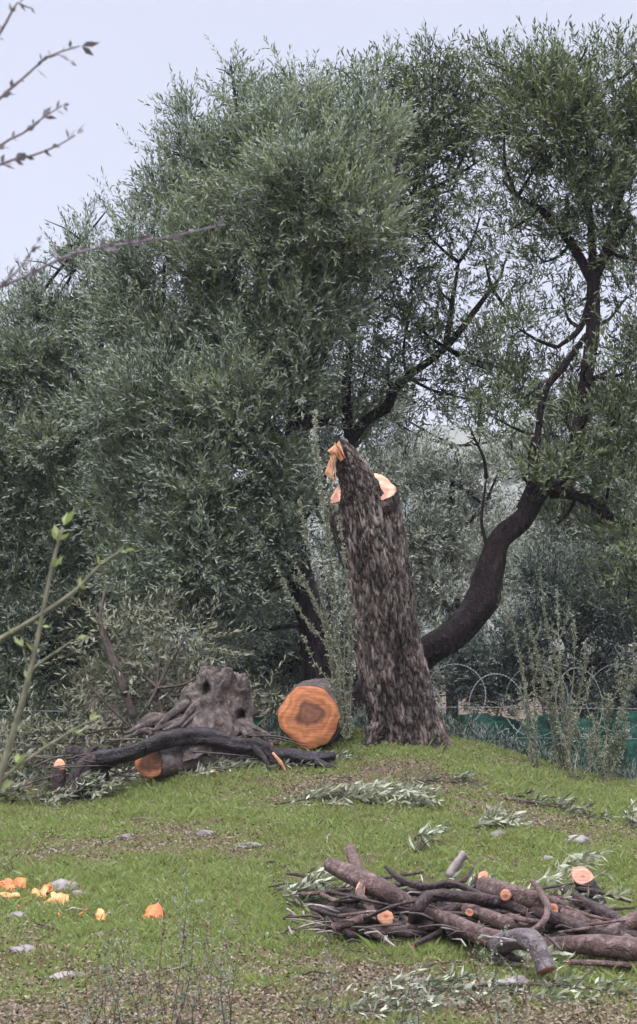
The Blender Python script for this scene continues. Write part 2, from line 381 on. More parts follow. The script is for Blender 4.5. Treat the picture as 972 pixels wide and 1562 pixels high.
M['bud_leaf'] = leaf_mat('bud_leaf', [(.11, .10, .10), (.16, .14, .15), (.2, .18, .2)], (.2, .18, .2))
M['grass'] = leaf_mat('grass', [(.18, .12, .075), (.30, .25, .11), (.21, .28, .07), (.25, .33, .095), (.40, .40, .18)], (.25, .31, .11), transl=.25)
M['litter'] = leaf_mat('litter', [(.035, .024, .018), (.075, .055, .032), (.12, .095, .055), (.20, .17, .10), (.42, .39, .29)], (.2, .15, .11), transl=0)
M['stone'] = plain('stone', (.13, .11, .11), (.27, .235, .24), 14)
M['stone_dark'] = plain('stone_dark', (.06, .05, .05), (.22, .2, .19), 14)
M['orange_chip'] = plain('orange_chip', (.52, .10, .025), (.66, .20, .06), 20, rough=.6)
M['yellow_chip'] = plain('yellow_chip', (.50, .20, .05), (.66, .34, .15), 20, rough=.6)
M['wire'] = plain('galvanised_wire', (.20, .225, .23), (.36, .40, .41), 40, rough=.45)
M['post'] = plain('post_paint', (.02, .035, .03), (.04, .06, .055), 20)

# ------------------------------------------------------------------ ground
def gmask(x, y):            # where the grass is lush: 1 green, 0 bare / litter
    m = .82 + .38 * vn(x * 1.3, y * 1.6, 4.0) + .18 * vn(x * 4, y * 4, 7.0)
    m -= .58 * (1 - sstep(6.9, 8.1, y + .45 * vn(x * 2.6, y * 2.6, 3) + .30 * (x + .2)))   # dry foreground, more at left
    m -= .5 * np.exp(-(((x - .35) / .9) ** 2 + ((y - 10.9) / .45) ** 2))             # brown patch below the tree
    m -= .55 * np.exp(-(((x + 1.1) / .8) ** 2 + ((y - 9.7) / .35) ** 2))
    m -= .35 * np.exp(-(((x - 1.2) / .9) ** 2 + ((y - 10.3) / .3) ** 2)) + .16 * vn(x * 8, y * 9, 1.5)
    m += .45 * np.exp(-(((x + .9) / 1.2) ** 2 + ((y - 8.6) / .5) ** 2))
    m = m * (1 - sstep(13.2, 15.5, y)) - .6 * sstep(13.2, 15.5, y)     # bare leaf mould under the far trees
    return np.clip(m, -.6, 1)
def axis(vals, steps):
    o = [vals[0]]
    for (b, s) in steps:
        while o[-1] < b - 1e-6: o.append(min(b, o[-1] + s))
    return np.array(o)
xs = axis([-900], [(-100, 100), (-20, 16), (-6, 1), (6, .07), (20, 1), (100, 16), (900, 100)])
ys = axis([-60], [(-10, 10), (4, 1), (14, .07), (24, .5), (60, 4), (200, 20), (900, 100)])
XX, YY = np.meshgrid(xs, ys); ZZ = H(XX, YY)
nx, ny = len(xs), len(ys)
V = np.stack([XX.ravel(), YY.ravel(), ZZ.ravel()], 1)
ii = (np.arange(ny - 1)[:, None] * nx + np.arange(nx - 1)[None]).ravel()
FI = np.stack([ii, ii + 1, ii + 1 + nx, ii + nx], 1)
m, n, b = newmat('ground_soil'); L = n.links.new
at = n.nodes.new('ShaderNodeAttribute'); at.attribute_name = 'tone'
tc = n.nodes.new('ShaderNodeTexCoord')
n1 = n.nodes.new('ShaderNodeTexNoise'); n1.inputs['Scale'].default_value = 9; n1.inputs['Detail'].default_value = 8; L(tc.outputs['Object'], n1.inputs['Vector'])
n2 = n.nodes.new('ShaderNodeTexNoise'); n2.inputs['Scale'].default_value = 45; n2.inputs['Detail'].default_value = 6; L(tc.outputs['Object'], n2.inputs['Vector'])
rs_ = ramp(n, [(.3, (.035, .024, .017)), (.5, (.10, .075, .05)), (.7, (.19, .15, .105))]); L(n2.outputs['Fac'], rs_.inputs[0])
rg_ = ramp(n, [(.3, (.05, .065, .018)), (.6, (.10, .125, .03)), (.75, (.17, .18, .055))]); L(n2.outputs['Fac'], rg_.inputs[0])
ad = n.nodes.new('ShaderNodeMath'); ad.operation = 'MULTIPLY_ADD'; ad.inputs[1].default_value = 1.3; L(n1.outputs['Fac'], ad.inputs[0])
L(at.outputs['Fac'], ad.inputs[2])
rm = ramp(n, [(.85, (0, 0, 0)), (1.0, (1, 1, 1))])
sb = n.nodes.new('ShaderNodeMath'); sb.operation = 'MULTIPLY'; sb.inputs[1].default_value = .75; L(ad.outputs[0], sb.inputs[0]); L(sb.outputs[0], rm.inputs[0])
mx = n.nodes.new('ShaderNodeMix'); mx.data_type = 'RGBA'; L(rm.outputs[0], mx.inputs[0]); L(rs_.outputs[0], mx.inputs[6]); L(rg_.outputs[0], mx.inputs[7])
L(mx.outputs[2], b.inputs['Base Color']); b.inputs['Roughness'].default_value = .95; b.inputs['Specular IOR Level'].default_value = .2
bp = n.nodes.new('ShaderNodeBump'); bp.inputs['Strength'].default_value = .8; bp.inputs['Distance'].default_value = .03
L(n2.outputs['Fac'], bp.inputs['Height']); L(bp.outputs[0], b.inputs['Normal'])
ground = mesh_np('ground', V, FI, 4, m, attr=gmask(XX, YY).ravel(), smooth=True); tag(ground, kind='structure')

# distant hill
hx = np.linspace(-500, 500, 90); hy = np.linspace(330, 760, 40)
HX, HY = np.meshgrid(hx, hy)
rdg = np.interp(HY, [330, 560, 760], [-8, 1, .2])
top = 62 + 14 * np.sin(HX / 90 + .8) + 6 * np.sin(HX / 31) + 2.5 * np.sin(HX / 9 + HY / 20)
HZ = -8 + np.clip((HY - 330) / 230, 0, 1) ** .8 * top * np.where(HY > 560, 1 - (HY - 560) / 400, 1)
hii = (np.arange(39)[:, None] * 90 + np.arange(89)[None]).ravel()
hill = mesh_np('hill', np.stack([HX.ravel(), HY.ravel(), HZ.ravel()], 1), np.stack([hii, hii + 1, hii + 91, hii + 90], 1), 4,
               plain('hill_scrub', (.035, .05, .03), (.10, .10, .07), .05, bump=0), smooth=True); tag(hill, kind='structure')

# haze
if HAZE := True:
    hv, hf = [], [(0, 3, 2, 1), (4, 5, 6, 7), (0, 1, 5, 4), (1, 2, 6, 5), (2, 3, 7, 6), (3, 0, 4, 7)]
    for z in (-20, 130):
        hv += [(-1000, -80, z), (1000, -80, z), (1000, 1000, z), (-1000, 1000, z)]
    hm = bpy.data.materials.new('haze'); hm.use_nodes = True; hn = hm.node_tree; hn.nodes.clear()
    ho = hn.nodes.new('ShaderNodeOutputMaterial'); vp = hn.nodes.new('ShaderNodeVolumePrincipled')
    vp.inputs['Color'].default_value = (.88, .91, 1, 1); vp.inputs['Density'].default_value = .0007
    hn.links.new(vp.outputs[0], ho.inputs['Volume'])
    hb = MB(); hb.add(hv, hf); hz_ = hb.build('haze', hm, smooth=False); tag(hz_, kind='stuff', label='thin grey blue air softening the distant hill', cat='haze')

# ------------------------------------------------------------------ leaves
def perp(d):
    a = np.where(np.abs(d[:, 2:3]) < .9, np.array([[0, 0, 1.0]]), np.array([[1.0, 0, 0]]))
    e1 = np.cross(d, a); e1 /= np.linalg.norm(e1, axis=1)[:, None] + 1e-9
    return e1, np.cross(d, e1)
def shoot_leaves(B, D, LN, nleaf, lL, lW, ang=.75, droop=.15, tone=None, rg=RG, jit=.25, flip=.15, stems=True, sr=.0016):
    """leafy shoots: B base, D dir, LN length per shoot -> verts, faces, tone"""
    N = len(B); D = D / (np.linalg.norm(D, axis=1)[:, None] + 1e-9)
    e1, e2 = perp(D)
    j = np.arange(nleaf); t = (j // 2 * 2 + 1.0) / nleaf
    az0 = rg.uniform(0, 6.28, (N, 1)); az = az0 + (j // 2)[None] * 1.57 + (j % 2)[None] * math.pi + rg.normal(0, .35, (N, nleaf))
    dr = np.zeros((N, nleaf, 3)); dr[..., 2] = -droop * LN[:, None] * (t[None] ** 2)
    pos = B[:, None] + D[:, None] * (LN[:, None, None] * t[None, :, None]) + dr
    sdir = e1[:, None] * np.cos(az)[..., None] + e2[:, None] * np.sin(az)[..., None]
    an = np.clip(ang * (1.15 - .6 * t)[None] + rg.normal(0, jit, (N, nleaf)), .1, 1.5)
    ld = D[:, None] * np.cos(an)[..., None] + sdir * np.sin(an)[..., None] + rg.normal(0, .12, (N, nleaf, 3))
    ld = (ld / np.linalg.norm(ld, axis=2)[..., None]).reshape(-1, 3); pos = pos.reshape(-1, 3)
    nl = np.repeat(D, nleaf, axis=0) * 1.0 + rg.normal(0, .45, (N * nleaf, 3)) + np.array([0, 0, .25])
    wv = np.cross(ld, nl); wv /= np.linalg.norm(wv, axis=1)[:, None] + 1e-9
    nrm = np.cross(wv, ld)
    s = np.where((nrm[:, 2] < 0) ^ (rg.random(len(nrm)) < flip), -1.0, 1.0)[:, None]
    wv = wv * s
    l = (lL * rg.uniform(.65, 1.2, len(pos)))[:, None]; wd = (lW * rg.uniform(.75, 1.2, len(pos)))[:, None] / 2
    nrm = np.cross(wv, ld)
    p1 = pos; p2 = pos + ld * l * .5 + wv * wd; p3 = pos + ld * l - nrm * l * .08; p4 = pos + ld * l * .5 - wv * wd
    V = np.stack([p1, p4, p3, p2], 1).reshape(-1, 3)
    if tone is None: tone = rg.random(N)
    tn = np.clip(np.repeat(tone, nleaf) + rg.normal(0, .16, N * nleaf), 0, 1)
    if stems:
        a = B; c = B + D * LN[:, None] + np.array([0, 0, -droop])[None] * LN[:, None]
        sV = np.stack([a - e1 * sr, a + e1 * sr, c + e1 * sr * .5, c - e1 * sr * .5], 1).reshape(-1, 3)
        V = np.vstack([V, sV]); tn = np.concatenate([tn, np.full(N, .0)])
    FI = np.arange(len(V))
    return V, FI, tn

def rand_dirs(n, rg=RG):
    d = rg.normal(0, 1, (n, 3)); return d / np.linalg.norm(d, axis=1)[:, None]
def crown_leaves(clumps, Y, lL=.07, lW=.0165, nleaf=14, sl=.30, rg=RG, updir=.75, K=2600, depth=1.0, sub=10, tone0=.45, sparse_up=0):
    """clumps: (px, py, r_px, density[, dY[, tone]])"""
    Bs, Ds, Ls, Ts = [], [], [], []
    cents = []
    for c in clumps:
        px, py, r, dens = c[:4]; dy = c[4] if len(c) > 4 else 0; tn = c[5] if len(c) > 5 else tone0
        cy = Y + dy; ctr = P(px, py, cy); rr = r * PX * cy
        cents.append(ctr)
        ns_ = max(3, int(sub * (.6 + rr)))
        sc = rand_dirs(ns_, rg) * (rg.random((ns_, 1)) ** .4) * rr * .72
        srad = rr * rg.uniform(.28, .5, ns_)
        st_ = rg.normal(0, .24, ns_) + .35 * (rg.random(ns_) < .16)
        n = int(K * dens * rr * rr)
        k = rg.integers(0, ns_, n)
        off = rand_dirs(n, rg) * (rg.random((n, 1)) ** .45)
        q = sc[k] + off * srad[k][:, None]
        far = rg.random(n) < .16; q[far] *= rg.uniform(1.15, 1.75, (int(far.sum()), 1))
        q[:, 1] *= depth
        outw = q / (rr + 1e-6) * .8 + off * .35
        d = outw + np.array([0, -.05, updir]) + rand_dirs(n, rg) * .55
        Bs.append(ctr + q); Ds.append(d); Ls.append(sl * rg.uniform(.6, 1.35, n))
        Ts.append(np.clip(tn + st_[k] + rg.normal(0, .1, n), 0, 1))
    return np.vstack(Bs), np.vstack(Ds), np.concatenate(Ls), np.concatenate(Ts), cents

def crown(parent, clumps, Y, mat, name='crown', nleaf=15, lL=.063, lW=.0155, droop=.15, sr=.0016, **kw):
    B, D, LN, T_, cents = crown_leaves(clumps, Y, nleaf=nleaf, **kw)
    V, FI, tn = shoot_leaves(B, D, LN, nleaf, lL, lW, tone=T_, droop=droop, sr=sr)
    return mesh_np(name, V, FI, 4, mat, parent, attr=tn), cents

def limbs_to(parent, forks, cents, mat, r0=.028, name='branch', frac=1.0):
    """thin boughs from the nearest fork point to each clump centre, one mesh of boughs per tree"""
    fk = np.array(forks)
    for i, c in enumerate(cents):
        mb = MB()
        if random.random() > frac: continue
        dist = np.linalg.norm(fk - c, axis=1) - .25 * (c[2] - fk[:, 2]); a = fk[int(np.argmin(dist))]
        Ld = np.linalg.norm(c - a)
        if Ld < .15: continue
        mid = a * .5 + c * .5 + np.array([random.uniform(-.1, .1), random.uniform(-.1, .1), -.06]) * Ld
        e = c + (c - mid) * .35
        tube(mb, [a, mid, c, e], [r0, r0 * .7, r0 * .42, .004], sides=6, step=.12, amp=.15, seed=i * 1.7)
        for k in range(4):
            t = random.uniform(.35, 1); s = mid * (1 - t) + c * t
            d = Vector((random.gauss(0, 1), random.gauss(0, .7), random.gauss(.5, .7))).normalized()
            d = np.array(d) * Ld * random.uniform(.2, .4)
            tube(mb, [s, s + d * .5 + np.array([0, 0, .03]), s + d], [r0 * .4, r0 * .25, .003], sides=5, step=.15, amp=.1, seed=i + k)
        mb.build(name, mat, parent)

def tree(label, Y, trunk_px, radii_px, branches, clumps, mat, bark='trunk_dark', group=None, forkidx=2, r0=.028, base=None, limb_frac=1.0, name='olive_tree', **kw):
    pts = []
    for p in trunk_px:
        dy = p[2] if len(p) > 2 else 0
        pts.append(P(p[0], p[1], Y + dy))
    b0 = pts[0].copy(); b0[2] = hz(b0[0], b0[1]) - .1
    if b0[2] < pts[0][2] - .05: pts = [b0] + pts; radii_px = [radii_px[0] * 1.35] + list(radii_px)
    root = thing(name, label, 'tree', (b0[0], b0[1], b0[2] + .1), group)
    mb = MB(); rad = [r * PX * Y for r in radii_px]
    tube(mb, pts, rad, sides=26, step=.04, amp=.26, freq=5, stretch=2.5, seed=Y, cap1=True)
    mb.build('trunk', M[bark], root)
    forks = list(pts[forkidx:])
    for bi, (bp, br) in enumerate(branches):
        bm = MB(); q = [P(p[0], p[1], Y + (p[2] if len(p) > 2 else 0)) for p in bp]
        tube(bm, q, [r * PX * Y for r in br], sides=14, step=.05, amp=.14, freq=5, seed=Y + bi * 3.3, cap1=True)
        bm.build('limb', M[bark], root); forks += q[1:]
    _, cents = crown(root, clumps, Y, mat, **kw)
    limbs_to(root, forks, cents, M[bark], r0=r0, frac=limb_frac)
    return root

# A: the big crown over the dark trunk left of the stump
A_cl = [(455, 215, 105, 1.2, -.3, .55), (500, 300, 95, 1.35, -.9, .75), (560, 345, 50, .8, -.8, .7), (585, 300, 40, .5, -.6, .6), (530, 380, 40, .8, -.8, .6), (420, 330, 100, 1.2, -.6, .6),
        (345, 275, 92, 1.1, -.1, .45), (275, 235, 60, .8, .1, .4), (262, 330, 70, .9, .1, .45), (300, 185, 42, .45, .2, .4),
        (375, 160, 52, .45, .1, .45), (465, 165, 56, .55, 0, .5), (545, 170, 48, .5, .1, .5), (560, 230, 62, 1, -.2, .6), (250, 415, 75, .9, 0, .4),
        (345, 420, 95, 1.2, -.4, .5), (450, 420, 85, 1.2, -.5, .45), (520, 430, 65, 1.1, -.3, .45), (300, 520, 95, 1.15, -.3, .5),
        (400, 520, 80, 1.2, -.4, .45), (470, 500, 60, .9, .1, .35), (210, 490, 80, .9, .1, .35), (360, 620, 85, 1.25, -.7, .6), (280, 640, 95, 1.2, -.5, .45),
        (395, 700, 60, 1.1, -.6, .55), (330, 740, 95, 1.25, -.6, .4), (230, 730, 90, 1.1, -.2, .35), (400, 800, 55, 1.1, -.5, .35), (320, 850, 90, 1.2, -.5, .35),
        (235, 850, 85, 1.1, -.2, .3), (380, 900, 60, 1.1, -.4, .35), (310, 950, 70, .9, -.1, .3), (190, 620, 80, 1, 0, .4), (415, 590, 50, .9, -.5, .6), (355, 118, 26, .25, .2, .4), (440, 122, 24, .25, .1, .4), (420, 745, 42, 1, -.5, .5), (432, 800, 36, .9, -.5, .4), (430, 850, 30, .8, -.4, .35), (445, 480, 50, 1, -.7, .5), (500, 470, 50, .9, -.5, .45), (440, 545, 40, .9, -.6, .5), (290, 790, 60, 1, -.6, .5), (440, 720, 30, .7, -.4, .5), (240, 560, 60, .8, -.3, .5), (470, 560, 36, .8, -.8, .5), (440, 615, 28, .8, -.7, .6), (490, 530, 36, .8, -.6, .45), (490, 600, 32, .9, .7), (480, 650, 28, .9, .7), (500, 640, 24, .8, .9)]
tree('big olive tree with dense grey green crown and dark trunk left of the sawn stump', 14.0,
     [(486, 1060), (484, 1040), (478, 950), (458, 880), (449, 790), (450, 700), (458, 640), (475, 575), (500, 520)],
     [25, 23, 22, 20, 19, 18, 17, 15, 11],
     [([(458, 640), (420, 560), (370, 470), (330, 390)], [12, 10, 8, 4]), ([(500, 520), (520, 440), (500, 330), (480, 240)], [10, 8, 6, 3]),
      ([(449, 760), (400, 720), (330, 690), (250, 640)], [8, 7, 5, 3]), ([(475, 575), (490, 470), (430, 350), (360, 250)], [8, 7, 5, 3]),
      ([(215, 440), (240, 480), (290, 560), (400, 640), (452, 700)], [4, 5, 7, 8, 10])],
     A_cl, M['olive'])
# B: lower tree at the far left
B_cl = [(120, 400, 45, .35), (160, 430, 62, .6), (70, 460, 50, .45), (110, 500, 70, .8), (30, 500, 42, .5), (50, 590, 80, 1.1), (140, 590, 80, 1), (-20, 580, 60, 1),
        (100, 690, 90, 1.15), (20, 690, 80, 1.1), (150, 760, 80, 1.1), (50, 800, 90, 1.15), (-10, 780, 60, 1), (120, 870, 85, 1.1), (30, 900, 90, 1.1), (180, 920, 70, 1),
        (90, 980, 80, 1.1), (10, 1010, 80, 1.1), (160, 1020, 60, 1), (60, 1090, 70, 1.1), (-30, 1100, 70, 1.1), (140, 350, 26, .25), (200, 350, 35, .35)]
tree('smaller olive tree with hazy twiggy crown at the left edge', 15.4,
     [(70, 1130), (75, 1000), (85, 880), (95, 800), (92, 770), (110, 700), (130, 600)], [14, 12, 10, 8, 7, 6, 4],
     [([(95, 800), (50, 700), (20, 600), (10, 520)], [6, 5, 4, 2]), ([(110, 700), (78, 690), (70, 650), (50, 600)], [5, 4, 4, 2])], B_cl, M['olive'], tone0=.35)
# C: the multi-stemmed tree right behind the stump, airy crown
C_cl = [(640, 160, 62, .75, 0, .5), (600, 200, 50, .6), (690, 190, 62, .7), (660, 110, 36, .4), (740, 240, 50, .35), (620, 270, 55, .75), (690, 290, 62, .5), (655, 360, 55, .5),
        (620, 350, 45, .8, -.3), (600, 430, 50, .65), (670, 440, 60, .38), (740, 400, 45, .30), (620, 500, 55, .5), (700, 520, 62, .42), (770, 470, 50, .35), (560, 500, 45, .7),
        (590, 570, 50, .7), (650, 580, 50, .45), (730, 340, 40, .3), (540, 560, 35, .6), (700, 605, 40, .4), (550, 600, 50, .8, .3), (760, 560, 60, .5), (580, 135, 40, .6), (725, 190, 42, .7), (650, 240, 50, .8), (700, 235, 38, .5), (600, 260, 40, .8), (770, 150, 40, .6), (540, 125, 36, .5), (620, 115, 36, .55), (670, 100, 34, .45), (710, 115, 34, .4), (730, 150, 45, .5), (760, 130, 36, .4), (600, 300, 45, .7, -.2), (560, 400, 45, .7), (735, 560, 50, .5), (640, 500, 45, .5), (770, 400, 35, .3)]
tree('thin limbed olive tree rising straight behind the sawn stump with open crown', 14.9,
     [(570, 1080), (555, 950), (545, 800), (535, 720), (534, 670), (529, 620), (531, 560), (545, 470)], [20, 17, 13, 11, 9, 7, 6, 5],
     [([(537, 668), (560, 640), (590, 622), (600, 600), (622, 575), (680, 530), (720, 480), (750, 440)], [10, 8, 8, 7, 6, 6, 5, 3]),
      ([(545, 470), (580, 380), (630, 300), (640, 200)], [5, 5, 4, 2]), ([(680, 530), (690, 460), (700, 400)], [5, 4, 2])], C_cl, M['olive_silhouette'], tone0=.4, updir=.35, r0=.02, K=1500, sr=.003, lL=.068, lW=.016, sub=14)
# D: the leaning tree on the right
D_cl = [(835, 175, 75, 1.1, -.2, .6), (800, 135, 42, .5), (870, 128, 50, .55, 0, .55), (930, 125, 52, .55, 0, .5), (960, 190, 70, 1), (890, 200, 70, 1.1, -.2, .5), (880, 280, 70, 1, -.1), (955, 290, 60, .8, -.1),
        (820, 250, 50, .9), (860, 350, 50, .6), (800, 330, 50, .38), (770, 200, 40, .4), (950, 370, 50, .7), (770, 280, 36, .28), (830, 400, 50, .38, .4), (950, 460, 45, .4, .4), (1000, 400, 60, .8), (860, 460, 40, .35, .5),
        (790, 500, 50, .45), (850, 560, 50, .42, .5), (950, 550, 50, .5, .2), (790, 600, 50, .6, .3), (865, 640, 52, .7, .5, .55), (950, 630, 55, .8), (760, 640, 45, .55), (845, 700, 45, .6, .4), (930, 720, 50, .85, -.1), (970, 690, 50, .9),
        (960, 800, 60, .8, -.1, .55), (900, 800, 45, .7, .3, .55), (850, 800, 30, .5, .3), (1000, 550, 60, .7), (1020, 200, 80, 1), (825, 90, 24, .22), (890, 85, 22, .22), (950, 80, 28, .25), (790, 150, 45, .5), (780, 350, 40, .35), (835, 735, 26, .9, -.35, .6), (868, 715, 26, .8, -.35, .6), (895, 640, 26, .6, -.35), (800, 730, 18, .5, -.3), (895, 560, 20, .4, -.3), (755, 100, 32, .4), (960, 900, 55, .7), (720, 660, 32, .35)]
tree('olive tree with thick dark leaning trunk curving up to the right', 13.6,
     [(560, 1070, .3), (600, 1030, .2), (660, 988), (700, 960), (738, 915), (748, 872), (764, 822), (798, 790), (828, 748), (868, 715), (882, 660), (893, 580), (905, 500), (905, 430), (925, 385), (965, 330)],
     [27, 25, 23, 24, 25, 21, 18, 17, 13, 12, 11, 10, 10, 10, 8, 4],
     [([(800, 778), (815, 735), (814, 690), (820, 665)], [13, 10, 9, 6]), ([(820, 665), (830, 600), (860, 560), (895, 510)], [5, 5, 5, 4]),
      ([(840, 748), (880, 755), (920, 780), (945, 797), (985, 800)], [12, 9, 8, 6, 4]), ([(905, 430), (870, 370), (825, 320), (790, 300)], [9, 7, 6, 3]),
      ([(905, 440), (885, 500), (850, 530)], [5, 5, 3]), ([(925, 385), (950, 280), (965, 190), (970, 100)], [8, 6, 5, 2]), ([(905, 430), (900, 330), (880, 220), (860, 130)], [7, 6, 4, 2]),
      ([(748, 850), (735, 800), (738, 760), (742, 730)], [3.5, 2.5, 2, 1]), ([(882, 680), (905, 677), (916, 675)], [8, 7, 5])], D_cl, M['olive_silhouette'], tone0=.42, r0=.02, forkidx=8, K=1750, sr=.003, lL=.068, lW=.016, sub=14)
# trees further back
def far_tree(label, Y, px, base_py, cl, mat, **kw):
    topy = min(c[1] for c in cl)
    return tree(label, Y, [(px, base_py), (px + 10, base_py - 90), (px - 6, (base_py + topy) / 2), (px + 8, topy + 60)], [9, 8, 6, 3],
                [([(px - 6, (base_py + topy) / 2), (px + 50, (base_py + topy) / 2 - 60)], [5, 2]), ([(px, base_py - 100), (px - 50, base_py - 190)], [5, 2])],
                cl, mat, group='olive trees behind the clearing', lL=.075, lW=.017, nleaf=12, K=1500, r0=.025, **kw)
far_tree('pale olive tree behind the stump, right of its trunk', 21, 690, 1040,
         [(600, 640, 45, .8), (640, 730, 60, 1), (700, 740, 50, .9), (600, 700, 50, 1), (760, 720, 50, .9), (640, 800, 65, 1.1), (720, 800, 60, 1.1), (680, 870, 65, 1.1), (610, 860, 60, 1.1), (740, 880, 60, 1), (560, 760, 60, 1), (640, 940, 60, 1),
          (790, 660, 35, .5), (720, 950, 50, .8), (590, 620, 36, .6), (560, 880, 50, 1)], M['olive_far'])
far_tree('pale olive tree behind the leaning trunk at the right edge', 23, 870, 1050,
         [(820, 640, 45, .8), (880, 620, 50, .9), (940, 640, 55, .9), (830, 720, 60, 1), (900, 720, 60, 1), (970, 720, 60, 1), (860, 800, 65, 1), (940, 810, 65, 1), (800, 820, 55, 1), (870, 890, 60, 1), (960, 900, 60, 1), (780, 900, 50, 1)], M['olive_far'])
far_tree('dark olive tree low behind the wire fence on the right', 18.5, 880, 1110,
         [(830, 890, 50, 1.1), (890, 870, 60, 1.2), (950, 900, 60, 1.2), (800, 960, 55, 1.2), (870, 960, 60, 1.2), (940, 980, 60, 1.2), (740, 1000, 50, 1.1), (800, 1030, 55, 1.1), (880, 1040, 60, 1.1), (960, 1050, 60, 1.1), (690, 1020, 40, 1), (1000, 950, 60, 1), (690, 1060, 40, 1.2), (740, 1065, 40, 1.2), (790, 1070, 40, 1.2), (850, 1080, 40, 1.2), (920, 1080, 40, 1.2), (990, 1080, 40, 1.2)], M['olive_shaded'])
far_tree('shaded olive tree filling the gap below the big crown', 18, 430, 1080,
         [(440, 900, 60, 1.1), (500, 940, 50, 1), (400, 960, 60, 1.1), (450, 1000, 60, 1.1), (540, 1000, 50, 1), (360, 1020, 60, 1.1), (420, 1070, 60, 1.1), (300, 1040, 70, 1.1), (500, 1060, 60, 1.1), (230, 1080, 60, 1.1), (620, 1040, 50, 1), (520, 840, 45, 1), (480, 780, 50, 1), (500, 700, 50, 1), (560, 1080, 40, 1), (500, 625, 45, 1), (470, 590, 40, 1), (560, 660, 35, .8)], M['olive_shaded'], )
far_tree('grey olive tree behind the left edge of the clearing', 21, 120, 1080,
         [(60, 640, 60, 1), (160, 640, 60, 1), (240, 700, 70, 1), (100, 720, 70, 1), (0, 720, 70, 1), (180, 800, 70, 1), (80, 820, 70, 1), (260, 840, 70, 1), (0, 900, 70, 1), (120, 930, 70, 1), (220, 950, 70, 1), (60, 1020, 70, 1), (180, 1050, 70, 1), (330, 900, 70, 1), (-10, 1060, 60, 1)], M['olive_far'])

# ------------------------------------------------------------------ fence with netting, razor wire
def netmat():
    m, n, b = newmat('green_netting'); L = n.links.new
    tc = n.nodes.new('ShaderNodeTexCoord'); mp = n.nodes.new('ShaderNodeMapping'); mp.inputs['Scale'].default_value = (4, 4, 6); L(tc.outputs['Object'], mp.inputs[0])
    ns = n.nodes.new('ShaderNodeTexNoise'); ns.inputs['Scale'].default_value = 3; ns.inputs['Detail'].default_value = 8; L(mp.outputs[0], ns.inputs['Vector'])
    r = ramp(n, [(.3, (.003, .022, .014)), (.5, (.010, .078, .050)), (.7, (.03, .17, .11))]); L(ns.outputs['Fac'], r.inputs[0])
    L(r.outputs[0], b.inputs['Base Color']); b.inputs['Roughness'].default_value = .6
    w_ = n.nodes.new('ShaderNodeTexBrick'); w_.inputs['Scale'].default_value = 1
    bp = n.nodes.new('ShaderNodeBump'); bp.inputs['Strength'].default_value = .6; bp.inputs['Distance'].default_value = .03; L(ns.outputs['Fac'], bp.inputs['Height']); L(bp.outputs[0], b.inputs['Normal'])
    return m
NET = netmat()
def fence_pt(s):          # fence line: recedes slightly to the right
    return np.array([s, 15.1 + .12 * s, 0.0])
root = thing('netting_fence', 'low fence hung with dark green netting behind the mound', 'fence', (1.2, 15.25, hz(1.2, 15.25)))
sx = np.arange(-4.2, 5.2, .04); nz = 14
V = []; 
for s in sx:
    p = fence_pt(s); zb = hz(s, p[1]) - .05
    zt = .78 + .025 * math.sin(s * 2.2) + .02 * math.sin(s * 9)
    if s < -1: zt = .34 + .02 * math.sin(s * 9)
    for k in range(nz):
        f = k / (nz - 1)
        V.append((s, p[1] + .035 * math.sin(s * 13 + f * 5) + .025 * noise.noise(Vector((s * 5, f * 4, 0))), zb + (zt + .02 * noise.noise(Vector((s * 30, 0, 3))) - zb) * f))
nn = len(sx); fi = (np.arange(nn - 1)[:, None] * nz + np.arange(nz - 1)[None]).ravel()
V = np.array(V); V2 = V + np.array([0, .012, 0])
FA = np.stack([fi, fi + nz, fi + nz + 1, fi + 1], 1)
mesh_np('netting', np.vstack([V, V2]), np.vstack([FA, FA[:, ::-1] + len(V)]), 4, NET, root, smooth=True)
mb = MB()
for z in (.84, .55, .25):
    tube(mb, [fence_pt(s) + np.array([0, -.06, z + .015 * math.sin(s * 1.3)]) for s in np.arange(-4.2, 5.3, .6)], [.003] * 16, sides=5, step=.2, amp=0)
mb.build('wire', M['wire'], root)
for s in (-3.4, -1.4, .6, 2.42, 4.3):
    mb = MB(); p = fence_pt(s); p[1] -= .05
    tube(mb, [p + np.array([0, 0, -.5]), p + np.array([0, 0, .98])], [.022, .022], sides=10, step=.3, amp=.02, cap0=True, cap1=True)
    mb.build('post', M['post'], root)
root = thing('razor_wire', 'coils of galvanised razor wire along the top of the green netting', 'barbed wire', (1.2, 14.9, .8))
cx = [.52 + .385 * i for i in range(11)]
path = []
rw = np.random.default_rng(3)
